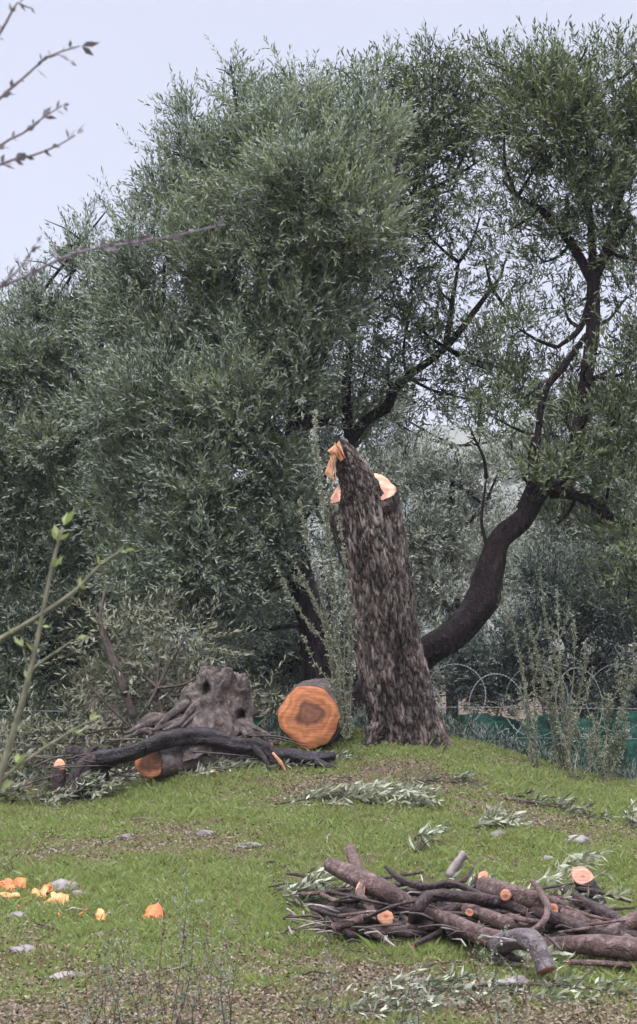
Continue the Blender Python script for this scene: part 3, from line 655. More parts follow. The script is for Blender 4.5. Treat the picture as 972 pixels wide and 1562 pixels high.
for i, x0 in enumerate(cx):
    mb = MB(); rad = .315 + .03 * rw.normal(); tilt = .55 * (1 if i % 2 else -1) + .1 * rw.normal(); cz = .90 + .03 * rw.normal() + (.07 if i == 2 else 0)
    c = np.array([x0, 14.95 + .1 * rw.normal(), cz])
    nrm = np.array([math.sin(tilt), -math.cos(tilt), .1]); e1 = np.cross(nrm, [0, 0, 1]); e1 /= np.linalg.norm(e1); e2 = np.cross(e1, nrm)
    pts = [c + e1 * rad * math.cos(a) + e2 * rad * math.sin(a) * 1.02 + nrm * .05 * a / 6.28 for a in np.linspace(0, 6.28, 26)]
    tube(mb, pts, [.0030] * 26, sides=5, step=.06, amp=0)
    for a in np.arange(0, 6.28, .11):
        q = c + e1 * rad * math.cos(a) + e2 * rad * math.sin(a) * 1.02 + nrm * .05 * a / 6.28; t = -e1 * math.sin(a) + e2 * math.cos(a); o_ = e1 * math.cos(a) + e2 * math.sin(a)
        mb.add([q - t * .016 - nrm * .002, q + o_ * .009, q + t * .016 + nrm * .002, q - o_ * .009], [(0, 1, 2, 3)])
    mb.build('coil', M['wire'], root, smooth=False)

# ------------------------------------------------------------------ the sawn stump
ST_Y = 12.0
def SP(px, py, dy=0): return P(px, py, ST_Y + dy)
base = SP(622, 1130); base[2] = hz(base[0], base[1])
root = thing('olive_stump', 'tall sawn olive stump with rough grey bark, splintered top and fresh pink orange cuts', 'tree stump', base)
mb = MB(); k5 = PX * ST_Y
r0_, r1_, pp_, TT_ = tube(mb, [SP(640, 1165, 0), SP(628, 1120, 0), SP(612, 1060), SP(598, 980), SP(583, 900), SP(566, 820), SP(549, 750), SP(533, 705), SP(520, 672)],
     [55 * k5, 50 * k5, 44 * k5, 40 * k5, 37 * k5, 34 * k5, 30 * k5, 20 * k5, 7 * k5], sides=170, step=.0095, amp=.15, freq=6.5, stretch=4.5, seed=2.1, lobes=.14, cap1=True, plate=.022)
# right strand, cut high
ra, rb, pa, ta = tube(mb, [SP(662, 1150, .02), SP(645, 1090, .0), SP(622, 1000, .02), SP(606, 900, .05), SP(594, 820, .06), SP(585, 775, .04), SP(579, 750, -.02)],
     [26 * k5, 24 * k5, 25 * k5, 24 * k5, 24 * k5, 26 * k5, 27 * k5], sides=100, step=.010, amp=.12, freq=6, stretch=4, seed=7.7, lobes=.1, plate=.018, cut1=(.12, -.8, .42))
# left strand
rc, rd, pc, tcc = tube(mb, [SP(588, 1150, -.05), SP(580, 1090, -.05), SP(562, 1000, -.03), SP(549, 900, -.02), SP(533, 840, 0), SP(520, 800, 0), SP(510, 766, -.0)],
     [22 * k5, 19 * k5, 20 * k5, 17 * k5, 17 * k5, 16 * k5, 15 * k5], sides=90, step=.010, amp=.12, freq=6, stretch=4, seed=4.4, lobes=.1, plate=.012, cut1=(-.80, -.45, .35))
# root flares
for (a, b_, c_, s_) in [((648, 1090), (664, 1128), (678, 1150), 1), ((610, 1100), (603, 1128), (596, 1150), 2), ((630, 1100), (640, 1135), (648, 1165), 3), ((585, 1095), (572, 1120), (560, 1140), 4)]:
    tube(mb, [SP(*a), SP(b_[0], b_[1], -.12), SP(c_[0], c_[1], -.2)], [22 * k5, 17 * k5, 7 * k5], sides=60, step=.010, amp=.2, freq=5, seed=s_, plate=.018)
# loose bark slabs and ridges over the front for relief
for i in range(24):
    t = random.random(); cpx = 628 - 92 * t ** 1.05; py = 1115 - 390 * t
    px = cpx + random.uniform(-34, 34) * (1 - .45 * t)
    ln = random.uniform(16, 46); q0 = SP(px, py, -.22 + .12 * t + abs(px - cpx) * .0022 + .04); q1 = SP(px - ln * .2, py - ln, -.22 + .12 * t + abs(px - cpx) * .0022 + .04)
    tube(mb, [q0, (q0 + q1) / 2 + np.array([0, -.012, 0]), q1], [.006, .02, .006], sides=8, step=.025, amp=.3, freq=6, seed=i, cap0=True, cap1=True)
mb.build('trunk', M['stump_bark'], root)
face_cap(rb, (.12, -.8, .42), 'cut_face', M['wood_pale'], root, scale=.95, seed=1)
face_cap(rd, (-.80, -.45, .35), 'cut_face', M['wood_pale'], root, scale=.94, seed=2)
sp = MB()
def shard(a, b_, c_, th=.02, dy=-.09):
    pa_, pb_, pc_ = SP(*a, dy), SP(*b_, dy), SP(*c_, dy - .015); o_ = np.array([0, th, 0]); m_ = (pa_ + pb_ + pc_) / 3 + np.array([0, -.012, 0])
    sp.add([pa_, pb_, pc_, pa_ + o_, pb_ + o_, pc_ + o_, m_], [(0, 1, 6), (1, 2, 6), (2, 0, 6), (5, 4, 3), (0, 3, 4, 1), (1, 4, 5, 2), (2, 5, 3, 0)])
for s in [((511, 676), (525, 700), (520, 703)), ((511, 673), (520, 704), (508, 690)), ((504, 690), (511, 680), (513, 735)), ((495, 722), (503, 700), (512, 738)), ((499, 688), (510, 679), (508, 694)),
          ((503, 695), (512, 700), (506, 722)), ((513, 678), (518, 672), (527, 700))]: shard(*s)
sp.build('splintered_wood', M['splinter'], root, smooth=False)

# ------------------------------------------------------------------ logs
def log(name, label, cat, group, pts, rad, bark, cuts=(True, True), n0=None, n1=None, wood='wood_orange', wood1=None, nubs=(), sides=24, amp=.2, step=.022, freq=4, seed=None, scale=.93):
    """pts world points; cut faces are children"""
    seed = random.uniform(0, 50) if seed is None else seed
    pts = [np.array(p, float) for p in pts]
    c = np.mean(pts, axis=0); root = thing(name, label, cat, (c[0], c[1], hz(c[0], c[1])), group)
    mb = MB()
    a0 = pts[0] - pts[1]; a1 = pts[-1] - pts[-2]
    n0_ = np.array(n0, float) if n0 is not None else a0 / np.linalg.norm(a0); n1_ = np.array(n1, float) if n1 is not None else a1 / np.linalg.norm(a1)
    r0, r1, _, _ = tube(mb, pts, rad, sides=sides, step=step, amp=amp, freq=freq, seed=seed, cut0=n0_ if cuts[0] else None, cut1=n1_ if cuts[1] else None, cap0=not cuts[0], cap1=not cuts[1])
    nubcaps = []
    for nb in nubs:
        q, rr, cutw = nb[:3]; nn_ = nb[3] if len(nb) > 3 else np.array(q[-1]) - np.array(q[-2])
        x0, x1, _, _ = tube(mb, q, rr, sides=14, step=step, amp=amp, freq=freq, seed=seed + 3, cap0=True, cut1=nn_ if cutw else None, cap1=cutw is None)
        if cutw: nubcaps.append((x1, nn_, cutw))
    mb.build('bark', M[bark], root)
    if cuts[0]: face_cap(r0, n0_, 'cut_face', M[wood], root, scale=scale, seed=seed)
    if cuts[1]: face_cap(r1, n1_, 'cut_face', M[wood1 or wood], root, scale=scale, seed=seed)
    for x, d, wm in nubcaps: face_cap(x, d, 'cut_face', M[wm], root, scale=.9)
    return root

# the big round lying beside the stump, its orange face to the camera
fc = P(472, 1094, 11.75); ax = np.array([.22, 1.0, .06]); ax /= np.linalg.norm(ax)
root = thing('log_round', 'big sawn round with bright orange face and dark heart, lying left of the stump', 'log', (fc[0], fc[1] + .2, hz(fc[0], fc[1] + .2)))
mb = MB(); n_ = 72
e1 = np.array([1.0, -.22, 0]); e1 /= np.linalg.norm(e1); e2 = np.cross(e1, ax); e2 *= (1 if e2[2] > 0 else -1)
prof = []
for k in range(n_):
    a = 2 * math.pi * k / n_; ca, sa = math.cos(a), math.sin(a)
    rx, rz = .222, .232
    r = 1 + .05 * math.exp(-((a - 3.25) / .35) ** 2) * 1.6 - .10 * math.exp(-((a - 3.95) / .35) ** 2) - .05 * math.exp(-((a - 5.6) / .4) ** 2) + .015 * math.sin(a * 7) + .008 * math.sin(a * 13 + 1)
    prof.append((ca * rx * r, sa * rz * r))
rings = []
ls = np.linspace(0, .52, 20)
V = []; UV = []
for li, l in enumerate(ls):
    g = 1 + .05 * math.sin(l * 6) + .03
    if li == 0: g = 1.0
    for k, (a, b_) in enumerate(prof):
        nn_ = 1 + .05 * noise.noise(Vector((a * 9, b_ * 9, l * 6)))
        V.append(fc + ax * l + (e1 * a + e2 * b_) * g * nn_ * 1.03)
    rings.append([V[li * n_ + k] for k in range(n_)])
Fc = [(i * n_ + k, i * n_ + (k + 1) % n_, (i + 1) * n_ + (k + 1) % n_, (i + 1) * n_ + k) for i in range(19) for k in range(n_)]
mb.add(V, Fc); mb.build('bark', M['gnarl_bark'], root)
face_cap(rings[0], -ax, 'cut_face', M['wood_round'], root, scale=.955, rough=.006); face_cap(rings[-1], ax, 'cut_face', M['wood_orange'], root)

# gnarled trunk lump with hollows
gc = P(332, 1120, 11.9); gc[2] = 1.6 - (1108 - 960) * PX * 11.9
root = thing('gnarled_trunk_piece', 'gnarled domed trunk piece with dark hollows left of the orange round', 'log', gc)
nu, nv = 150, 90; V = []
holes = [((318, 1050), .026, .12), ((290, 1086), .030, .2), ((368, 1092), .026, .22), ((345, 1062), .05, .03), ((330, 1080), .03, .04)]
hp = [(P(a, b_, 11.9), r, d) for (a, b_), r, d in holes]
for j in range(nv):
    ph = math.pi * (j / (nv - 1)) * .72
    for i in range(nu):
        th = 2 * math.pi * i / nu
        d = Vector((math.sin(ph) * math.cos(th), math.sin(ph) * math.sin(th), math.cos(ph)))
        rx = .27 + .06 * (d.x < 0) * abs(d.x)
        s = 1 + .14 * noise.noise(d * 1.8 + Vector((3, 1, 0))) + .05 * noise.noise(d * 5 + Vector((0, 4, 0)))
        s += .10 * noise.noise(Vector((d.x * 3.1 + 9, d.y * 3, d.z * 2.2)))
        azn = math.atan2(d.y, d.x); w1 = azn * 1.0 + .5 * noise.noise(d * 2)
        s += .045 * math.sin(w1 * 9) + .025 * math.sin(w1 * 23 + d.z * 4) + .03 * abs(noise.noise(Vector((d.x * 12, d.y * 12, d.z * 3))))
        s += .05 * (.5 - abs(noise.noise(Vector((d.x * 9, d.y * 9, d.z * 3.2)) + 2.5 * noise.noise_vector(d * 2.5)))) + .018 * noise.noise(Vector((d.x * 30, d.y * 30, d.z * 9)))
        dn_ = max(0, .45 - d.z)
        flare = 1 + .22 * dn_ + (.75 * dn_ ** 1.5 if d.x < 0 else .1 * dn_)
        hn_ = max(1e-3, math.hypot(d.x, d.y)); sq = min(2.6, hn_ ** -.62)
        p = np.array([d.x * sq * rx * .86 * s * flare, d.y * sq * .24 * s * flare, d.z * .36 * s])
        q = gc + p + np.array([0.0 + .02 * d.z, 0, .04])
        for (hc, hr, hd) in hp:
            if d.y < .2:
                dx = (q[0] - hc[0]); dz = q[2] - hc[2]; e = math.exp(-((dx / hr) ** 2 + (dz / (hr * 1.7)) ** 2) ** 1.4)
                q = q + np.array([0, hd * e, 0])
        V.append(q)
FI = [(j * nu + i, j * nu + (i + 1) % nu, (j + 1) * nu + (i + 1) % nu, (j + 1) * nu + i) for j in range(nv - 1) for i in range(nu)]
mb = MB(); mb.add(V, FI)
for i in range(14):    # roots lying across its foot
    x0 = random.uniform(185, 300); x1 = x0 + random.uniform(70, 150); y0 = random.uniform(1098, 1128); y1 = random.uniform(1098, 1132)
    yy = 11.74 + .012 * i
    tube(mb, [P(x0, y0 + 6, yy), P(x0 * .7 + x1 * .3, y0 - random.uniform(0, 12), yy - .03), P(x0 * .3 + x1 * .7, y1 - random.uniform(-6, 10), yy - .03), P(x1, y1 + 3, yy + .05)], [.012, random.uniform(.02, .04), random.uniform(.02, .042), .012], sides=14, step=.025, amp=.45, freq=6, seed=i * 3.7, cap0=True, cap1=True)
for i in range(16):    # twisted root ribs spreading to the left and front
    a = (random.uniform(285, 350), random.uniform(1060, 1110)); b_ = (random.uniform(225, 300), random.uniform(1105, 1128))
    if i % 3 == 0: a = (random.uniform(330, 370), 1100); b_ = (random.uniform(375, 415), random.uniform(1115, 1150))
    q0 = P(*a, 11.85); q1 = P(*b_, 11.6); mid = (q0 + q1) / 2 + np.array([0, -.04, .03])
    tube(mb, [q0, mid, q1], [random.uniform(.03, .05), random.uniform(.02, .035), .012], sides=12, step=.03, amp=.25, freq=5, seed=i * 2.2, cap1=True)
mb.build('trunk', M['gnarl_bark'], root)

log('cut_log', 'rough grey log with orange sawn end under the arching dark branch', 'log', None,
    [P(232, 1164, 11.45), P(285, 1161, 11.6), P(350, 1152, 11.68), P(415, 1152, 11.65)], [.105, .12, .13, .10], 'gnarl_bark', wood='wood_round', n0=(-.3, -.95, .1), amp=.2, sides=30)
log('dark_branch', 'long blackened branch arching over the grey log, torn pale at its tip', 'branch', None,
    [P(150, 1158, 11.40), P(195, 1150, 11.35), P(250, 1128, 11.40), P(305, 1122, 11.50), P(360, 1135, 11.50), P(400, 1140, 11.50), P(425, 1165, 11.45), P(432, 1178, 11.40)],
    [.055, .05, .06, .055, .05, .05, .035, .012], 'black_bark', cuts=(False, False), amp=.42, freq=6,
    nubs=[([P(385, 1137, 11.50), P(405, 1160, 11.40), P(412, 1180, 11.35)], [.03, .02, .008], None)])
log('black_branch_end', 'short black charred branch lying in the grass before the orange round', 'branch', None,
    [P(405, 1153, 11.50), P(440, 1152, 11.45), P(475, 1158, 11.40), P(511, 1153, 11.35)], [.04, .05, .055, .025], 'black_bark', cuts=(False, False), amp=.3,
    nubs=[([P(480, 1160, 11.37), P(500, 1168, 11.30), P(520, 1172, 11.25)], [.025, .02, .008], None)])
log('wood_splinter', 'pale orange torn splinter at the tip of the dark arching branch', 'splinter', None, [P(418, 1150, 11.33), P(428, 1163, 11.33), P(437, 1178, 11.33)], [.012, .014, .004], 'twig_pale' if 0 else 'pile_bark', cuts=(False, False))
bpy.data.objects.remove(bpy.data.objects['wood_splinter'].children[0]); _r = bpy.data.objects['wood_splinter']
mb = MB(); tube(mb, [P(416, 1148, 11.32), P(428, 1163, 11.32), P(438, 1180, 11.32)], [.008, .015, .003], sides=7, step=.02, amp=.3, cap0=True, cap1=True); mb.build('splinter', M['splinter'], _r)
root = thing('dark_stump_chunk', 'squat dark root chunk standing upright at the left end of the arching branch', 'log', G(122, 1222))
mb = MB(); rc_ = random.Random(4)
for (pts_, rr_) in [([(165, 1156), (142, 1165), (124, 1192), (106, 1224)], [.05, .08, .09, .07]), ([(150, 1158), (140, 1185), (136, 1205), (126, 1226)], [.05, .08, .08, .07]), ([(140, 1150), (128, 1165), (118, 1185), (104, 1200)], [.03, .06, .05, .015]),
                    ([(145, 1165), (128, 1152), (112, 1144), (100, 1146)], [.05, .045, .03, .012]), ([(190, 1150), (170, 1158), (150, 1168), (138, 1180)], [.045, .055, .06, .05]), ([(150, 1175), (158, 1192), (150, 1208)], [.05, .04, .015]),
                    ([(135, 1158), (140, 1145), (150, 1138)], [.04, .03, .01])]:
    yb = 11.5 + rc_.uniform(-.05, .05)
    tube(mb, [P(a, b_, yb) for a, b_ in pts_], rr_, sides=26, step=.02, amp=.5, freq=6, seed=rc_.uniform(0, 20), cap0=True, cap1=True)
mb.build('bark', M['gnarl_dark'], root)
log('small_log', 'small dark upright log with flat orange patch behind the root chunk', 'log', None,
    [P(90, 1215, 11.50), P(90, 1185, 11.50), P(91, 1168, 11.50)], [.055, .05, .042], 'pile_bark_dark', cuts=(False, True), n1=(.1, -.75, .65), amp=.1)
log('small_log', 'thin brown log with tiny orange end lying at the left edge', 'log', None,
    [P(45, 1199, 11.95), P(20, 1202, 12.0), P(-15, 1204, 12.1)], [.035, .04, .04], 'pile_bark', n0=(.5, -.8, .1))

# ------------------------------------------------------------------ branch pile
q = lambda px, py, lift: G(px, py, lift)
BP = 'cut branches heaped in the pile'
PLN = 1 / 300.0
def pl(label, pts, rad, bark, **kw):
    pts = [(p[0], p[1] + 2, p[2] + .02) for p in pts]
    log('cut_branch', label, 'branch', BP, [q(*p) for p in pts], [r * PLN * .86 for r in rad], bark, **kw)
pl('thick brown branch with short side stub jutting up at the left of the pile', [(503, 1317, .25), (530, 1330, .24), (575, 1352, .20), (612, 1374, .12), (630, 1385, .08)], [13, 17, 19, 19, 16], 'pile_bark',
   wood='wood_brown', nubs=[([q(552, 1338, .26), q(543, 1318, .27), q(536, 1301, .28)], [.02, .034, .03], 'wood_pale', (0, -.55, .84))])
pl('forked branch with peeled orange tip propped against the thick brown branch', [(553, 1345, .23), (549, 1362, .2), (566, 1388, .14), (545, 1402, .1), (508, 1412, .06)], [4, 6, 8, 8, 6], 'pile_bark', cuts=(False, True))
_r = [o for o in C.objects if str(o.get('label', '')).startswith('forked branch with peeled')][0]
mb = MB(); tube(mb, [q(554, 1343, .235), q(550, 1354, .215), q(549, 1363, .2)], [.013, .024, .026], sides=10, step=.02, amp=.1, cap0=True, cap1=True); mb.build('peeled_tip', M['splinter'], _r)
pl('dark branch low at the left of the pile with large oval orange end', [(589, 1397, .12), (560, 1396, .10), (520, 1390, .08), (487, 1392, .06)], [14, 11, 9, 5], 'pile_bark_dark', n0=(.35, -.85, .35), cuts=(True, False))
pl('arched branch bending down to a ragged orange end in mid pile', [(634, 1402, .08), (638, 1383, .17), (660, 1364, .21), (710, 1366, .2), (760, 1374, .18), (803, 1390, .13)], [13, 12, 10, 10, 10, 8], 'pile_bark_dark', n0=(0, -.9, .25))
pl('long brown branch crossing the front of the pile towards the elbow', [(645, 1388, .12), (690, 1402, .13), (735, 1425, .12), (775, 1437, .10)], [10, 13, 17, 17], 'pile_bark', cuts=(True, False), wood='wood_brown')
pl('bluish grey elbow bending down to a rusty end at the front of the pile', [(755, 1440, .09), (785, 1430, .14), (808, 1432, .16), (823, 1450, .12), (834, 1478, .05)], [17, 16, 18, 15, 15], 'pile_bark_blue', wood='wood_red', cuts=(False, True))
pl('smooth brown branch slanting through the middle of the pile', [(712, 1384, .12), (750, 1398, .13), (790, 1412, .12), (822, 1414, .09)], [11, 13, 13, 12], 'pile_bark')
pl('thick dark branch at the back of the pile running right', [(737, 1350, .16), (775, 1360, .2), (820, 1372, .17), (862, 1384, .12)], [16, 17, 17, 14], 'pile_bark', cuts=(False, False),
   nubs=[([q(775, 1365, .2), q(771, 1366, .25)], [.03, .03], 'wood_orange')])
pl('short upright black branch with small round orange top at the back', [(722, 1362, .1), (730, 1348, .16), (737, 1335, .21)], [12, 11, 9], 'pile_bark_dark', cuts=(False, True), n1=(0, -.8, .6))
pl('thin dark curved branch lying over the back left of the pile', [(588, 1320, .18), (610, 1338, .2), (645, 1350, .2), (690, 1346, .19), (742, 1366, .2)], [3, 6, 6, 6, 5], 'pile_bark_dark', cuts=(False, False))
pl('hooked thin branch curling round at the right middle of the pile', [(812, 1342, .25), (824, 1358, .22), (836, 1385, .2), (825, 1408, .15), (796, 1424, .1)], [4, 6, 6, 5, 3], 'pile_bark', cuts=(True, False))
pl('dark branch with small round orange end right of the hooked branch', [(843, 1385, .17), (868, 1392, .12), (900, 1400, .06)], [9, 10, 10], 'pile_bark_dark', n0=(-.1, -.95, .2))
_y = G(908, 1396)[1]
log('cut_branch', 'upright black stub with broad orange top behind the right end of the pile', 'branch', BP, [P(914, 1400, _y), P(905, 1372, _y), P(895, 1352, _y), P(889, 1337, _y)], [.068, .062, .052, .056], 'black_bark', cuts=(False, True), n1=(-.05, -.62, .8), wood='wood_top', scale=.97, amp=.12, sides=28)
pl('long slender branch slanting down to the right edge', [(858, 1392, .14), (900, 1405, .13), (940, 1425, .1), (985, 1448, .07)], [10, 11, 11, 10], 'pile_bark')
pl('thick reddish brown branch at the front right with ragged pale end', [(877, 1438, .08), (915, 1440, .09), (960, 1444, .09), (1020, 1450, .09)], [14, 17, 17, 16], 'pile_bark', n0=(-.5, -.8, .1), wood='wood_brown')
pl('brown branch rising off the right edge of the photo', [(925, 1425, .1), (955, 1410, .14), (1000, 1390, .2)], [12, 15, 16], 'pile_bark', cuts=(False, True))
pl('short log with pale round end peeping out below the long front branch', [(728, 1432, .05), (712, 1426, .05), (690, 1420, .05)], [8, 9, 9], 'pile_bark_dark', n0=(.4, -.9, .1))
pl('thin broken stick poking out to the left above the grass', [(437, 1331, .1), (460, 1333, .12), (480, 1342, .1), (500, 1350, .1)], [2, 4, 4, 3], 'pile_bark_dark', cuts=(False, False))
pl('reddish strip of branch lying in the grass at the front right', [(868, 1466, .02), (910, 1467, .03), (985, 1472, .02)], [4, 5, 5], 'pile_bark', wood='wood_red')
pl('split stub with pinkish splintered end in the centre of the pile', [(716, 1390, .15), (740, 1398, .1), (760, 1402, .06)], [7, 7, 7], 'pile_bark', n0=(-.4, -.9, .2))
pl('small blackened forked stick at the upper centre of the pile', [(590, 1356, .15), (640, 1362, .14), (675, 1372, .14)], [5, 5, 3], 'pile_bark_dark', cuts=(False, False))
pl('straight brown branch low at the front left with small sawn end', [(655, 1412, .04), (610, 1418, .05), (560, 1415, .05), (520, 1402, .06)], [9, 9, 8, 5], 'pile_bark', n0=(.6, -.8, .1))
pl('two-pronged dark branch under the arched branch', [(640, 1398, .07), (680, 1388, .1), (720, 1376, .12), (765, 1380, .12)], [8, 9, 8, 5], 'pile_bark_dark', cuts=(False, False), nubs=[([q(690, 1386, .1), q(705, 1366, .17), q(725, 1350, .22)], [.02, .015, .008], None)])
pl('reddish brown branch beneath the slanting middle branch', [(690, 1406, .06), (740, 1420, .06), (790, 1432, .05), (850, 1438, .05)], [9, 10, 11, 9], 'pile_bark', n0=(-.6, -.8, 0), wood='wood_red')
pl('dark branch behind the hooked branch running to the right edge', [(800, 1380, .14), (850, 1400, .13), (905, 1420, .12), (975, 1428, .1)], [8, 11, 12, 10], 'pile_bark_dark', cuts=(False, True))
pl('crooked grey branch sticking up left of the small orange topped stub', [(660, 1372, .1), (680, 1352, .16), (706, 1342, .2), (722, 1322, .24)], [7, 6, 5, 2], 'pile_bark_dark', cuts=(False, False))
pl('stout dark branch at the very back right of the pile', [(858, 1352, .1), (885, 1372, .13), (925, 1392, .12), (972, 1420, .1)], [7, 10, 12, 11], 'pile_bark_dark', cuts=(True, False))
# shadowed filler branches underneath
rf = random.Random(12)
fills = [(520, 1405, 70, 5), (560, 1412, 60, 6), (610, 1412, 60, 9), (650, 1408, 70, 9), (690, 1400, 70, 9), (700, 1422, 60, 7), (760, 1415, 70, 10), (800, 1400, 70, 9), (850, 1410, 60, 9), (860, 1430, 60, 9), (900, 1425, 60, 9), (780, 1455, 40, 6), (580, 1380, 70, 7), (650, 1385, 60, 8), (940, 1448, 60, 10), (720, 1372, 60, 8)]
fills += [(rf.uniform(500, 930), rf.uniform(1375, 1425), rf.uniform(35, 80), rf.uniform(3, 8)) for _ in range(70)]
for (cx_, cy_, ln, r) in fills:
    a = rf.uniform(-.7, .9)
    log('cut_branch', 'small dark branch half hidden under the bigger wood of the pile', 'branch', 'dark branches under the pile',
        [q(cx_ - ln / 2, cy_ - ln / 2 * a, .04), q(cx_, cy_ + rf.uniform(-5, 5), .07), q(cx_ + ln / 2, cy_ + ln / 2 * a, .05)], [r * PLN * .8, r * PLN, r * PLN * .7], 'pile_bark_dark', sides=12, cuts=(rf.random() < .3, False))
for i in range(34):
    cx_, cy_ = rf.uniform(490, 950), rf.uniform(1345, 1395); cy_ += max(0, (cx_ - 700) * .08); ln = rf.uniform(50, 150); a = rf.uniform(-.5, .6); r = rf.uniform(2, 4.5); lf = rf.uniform(.10, .20) * (1 - max(0, (cy_ - 1400) / 60))
    p_ = [q(cx_ - ln / 2, cy_ - ln / 2 * a * .5, lf * .8), q(cx_ - ln * .1, cy_ + rf.uniform(-8, 6), lf + .02), q(cx_ + ln / 2, cy_ + ln / 2 * a * .5, lf * .7)]
    log('cut_branch', 'thin brown stick lying among the logs of the pile', 'branch', 'thin sticks among the logs of the pile', p_, [r * PLN, r * PLN * .9, r * PLN * .5], 'pile_bark' if i % 2 else 'pile_bark_dark', sides=10, cuts=(False, False), amp=.25)
for i in range(60):
    px, py = rf.uniform(50, 430), rf.uniform(1120, 1200); py = max(py, 1125 + 30 * (px < 200)); yd = rf.uniform(11.35, 11.8)
    c = P(px, py, yd); c[2] = max(c[2], hz(c[0], c[1]) + .03); a = rf.uniform(-.5, .5); ln = rf.uniform(.12, .5); d = np.array([math.cos(a), rf.uniform(-.4, .4), math.sin(a) * .7]) * ln
    p0, p1 = c - d / 2, c + d / 2
    for p in (p0, p1): p[2] = max(p[2], hz(p[0], p[1]) + .006)
    mb = MB(); r = rf.uniform(.003, .009); tube(mb, [p0, (p0 + p1) / 2 + np.array([0, 0, rf.uniform(0, .03)]), p1], [r, r, r * .4], sides=6, step=.03, amp=.3, seed=i, cap0=True, cap1=True)
    tag(mb.build('twig', M['twig_dark'] if rf.random() < .7 else M['gnarl_bark']), 'thin dark twig tangled round the arching branch and grey log', 'twig', 'twigs tangled round the arching branch')
# loose twigs
for i in range(230):
    zone = rf.random()
    if zone < .5: px, py = rf.uniform(470, 900), rf.uniform(1360, 1440); lf = rf.uniform(.02, .18)
    elif zone < .75: px, py = rf.uniform(430, 600), rf.uniform(1345, 1425); lf = rf.uniform(.01, .1)
    else: px, py = rf.uniform(60, 900), rf.uniform(1190, 1540); lf = .008
    c = q(px, py, lf); a = rf.uniform(0, 6.28); ln = rf.uniform(.05, .22); d = np.array([math.cos(a), math.sin(a) * .8, rf.uniform(-.15, .3) if zone < .75 else 0]) * ln
    p0, p1 = c - d / 2, c + d / 2
    for p in (p0, p1): p[2] = max(p[2], hz(p[0], p[1]) + .006)
    if zone >= .75: p0[2] = hz(p0[0], p0[1]) + .01; p1[2] = hz(p1[0], p1[1]) + .01
    md = (p0 + p1) / 2 + np.array([rf.uniform(-.02, .02), 0, rf.uniform(0, .02)]); r = rf.uniform(.002, .007)
    mb = MB(); tube(mb, [p0, md, p1], [r, r, r * .5], sides=5, step=.04, amp=.2, seed=i, cap0=True, cap1=True)
    o = mb.build('twig', M['twig_dark'] if rf.random() < .6 else M['twig_pale'])
    if zone < .75: tag(o, 'thin bare twig among the cut branches of the pile', 'twig', 'twigs in the pile')
    else: tag(o, 'thin bare twig lying loose in the grass', 'twig', 'twigs scattered in the grass')
# bark slab
def chunk(name, label, cat, mat, c, sx_, sy_, sz_, rot=0, seed=0, group=None, flat=.0, tilt=0):
    nu, nv = 22, 12; V = []
    for j in range(nv + 1):
        ph = math.pi * j / nv
        for i in range(nu):
            th = 2 * math.pi * i / nu; d = Vector((math.sin(ph) * math.cos(th), math.sin(ph) * math.sin(th), math.cos(ph)))
            s = 1 + .38 * noise.noise(d * 1.3 + Vector((seed, 0, 0))) + .14 * noise.noise(d * 4 + Vector((0, seed, 0)))
            p = Matrix.Rotation(rot, 3, 'Z') @ Matrix.Rotation(tilt, 3, 'Y') @ Vector((d.x * sx_ * s, d.y * sy_ * s, max(d.z, -.5) * sz_ * s))
            V.append(np.array(c) + np.array(p))
    Fc = [(j * nu + i, j * nu + (i + 1) % nu, (j + 1) * nu + (i + 1) % nu, (j + 1) * nu + i) for j in range(nv) for i in range(nu)]
    mb = MB(); mb.add(V, Fc); o = mb.build(name, mat); tag(o, label, cat, group); return o
mb = MB(); _c = q(698, 1322, .10); _V = []
for _j in range(9):
    for _i in range(6):
        _u = _i / 5 - .5; _t = _j / 8
        _V.append(_c + np.array([(_t - .5) * .09 + _u * .055 * (1 - .35 * _t) + .008 * noise.noise(Vector((_j * .9, _i, 1))), .03 * (abs(_u) * 2) ** 2 + .006 * noise.noise(Vector((_i * 2, _j * 2, 0))), (_t - .45) * .14 + _u * -.03 + .010 * noise.noise(Vector((_i * 1.3, _j * .2, 7)))]))
_F = [(j * 6 + i, j * 6 + i + 1, j * 6 + i + 7, j * 6 + i + 6) for j in range(8) for i in range(5)]
_V2 = [v + np.array([0, .008, 0]) for v in _V]
_rim = [0, 1, 2, 3, 4, 5, 11, 17, 23, 29, 35, 41, 47, 53, 52, 51, 50, 49, 48, 42, 36, 30, 24, 18, 12, 6]
mb.add(_V + _V2, _F + [tuple(54 + i for i in reversed(f)) for f in _F] + [(a, a + 54, _rim[(k + 1) % 26] + 54, _rim[(k + 1) % 26]) for k, a in enumerate(_rim)])
tag(mb.build('bark_slab', M['twig_pale']), 'flat pale brown bark slab sticking up behind the pile', 'bark')

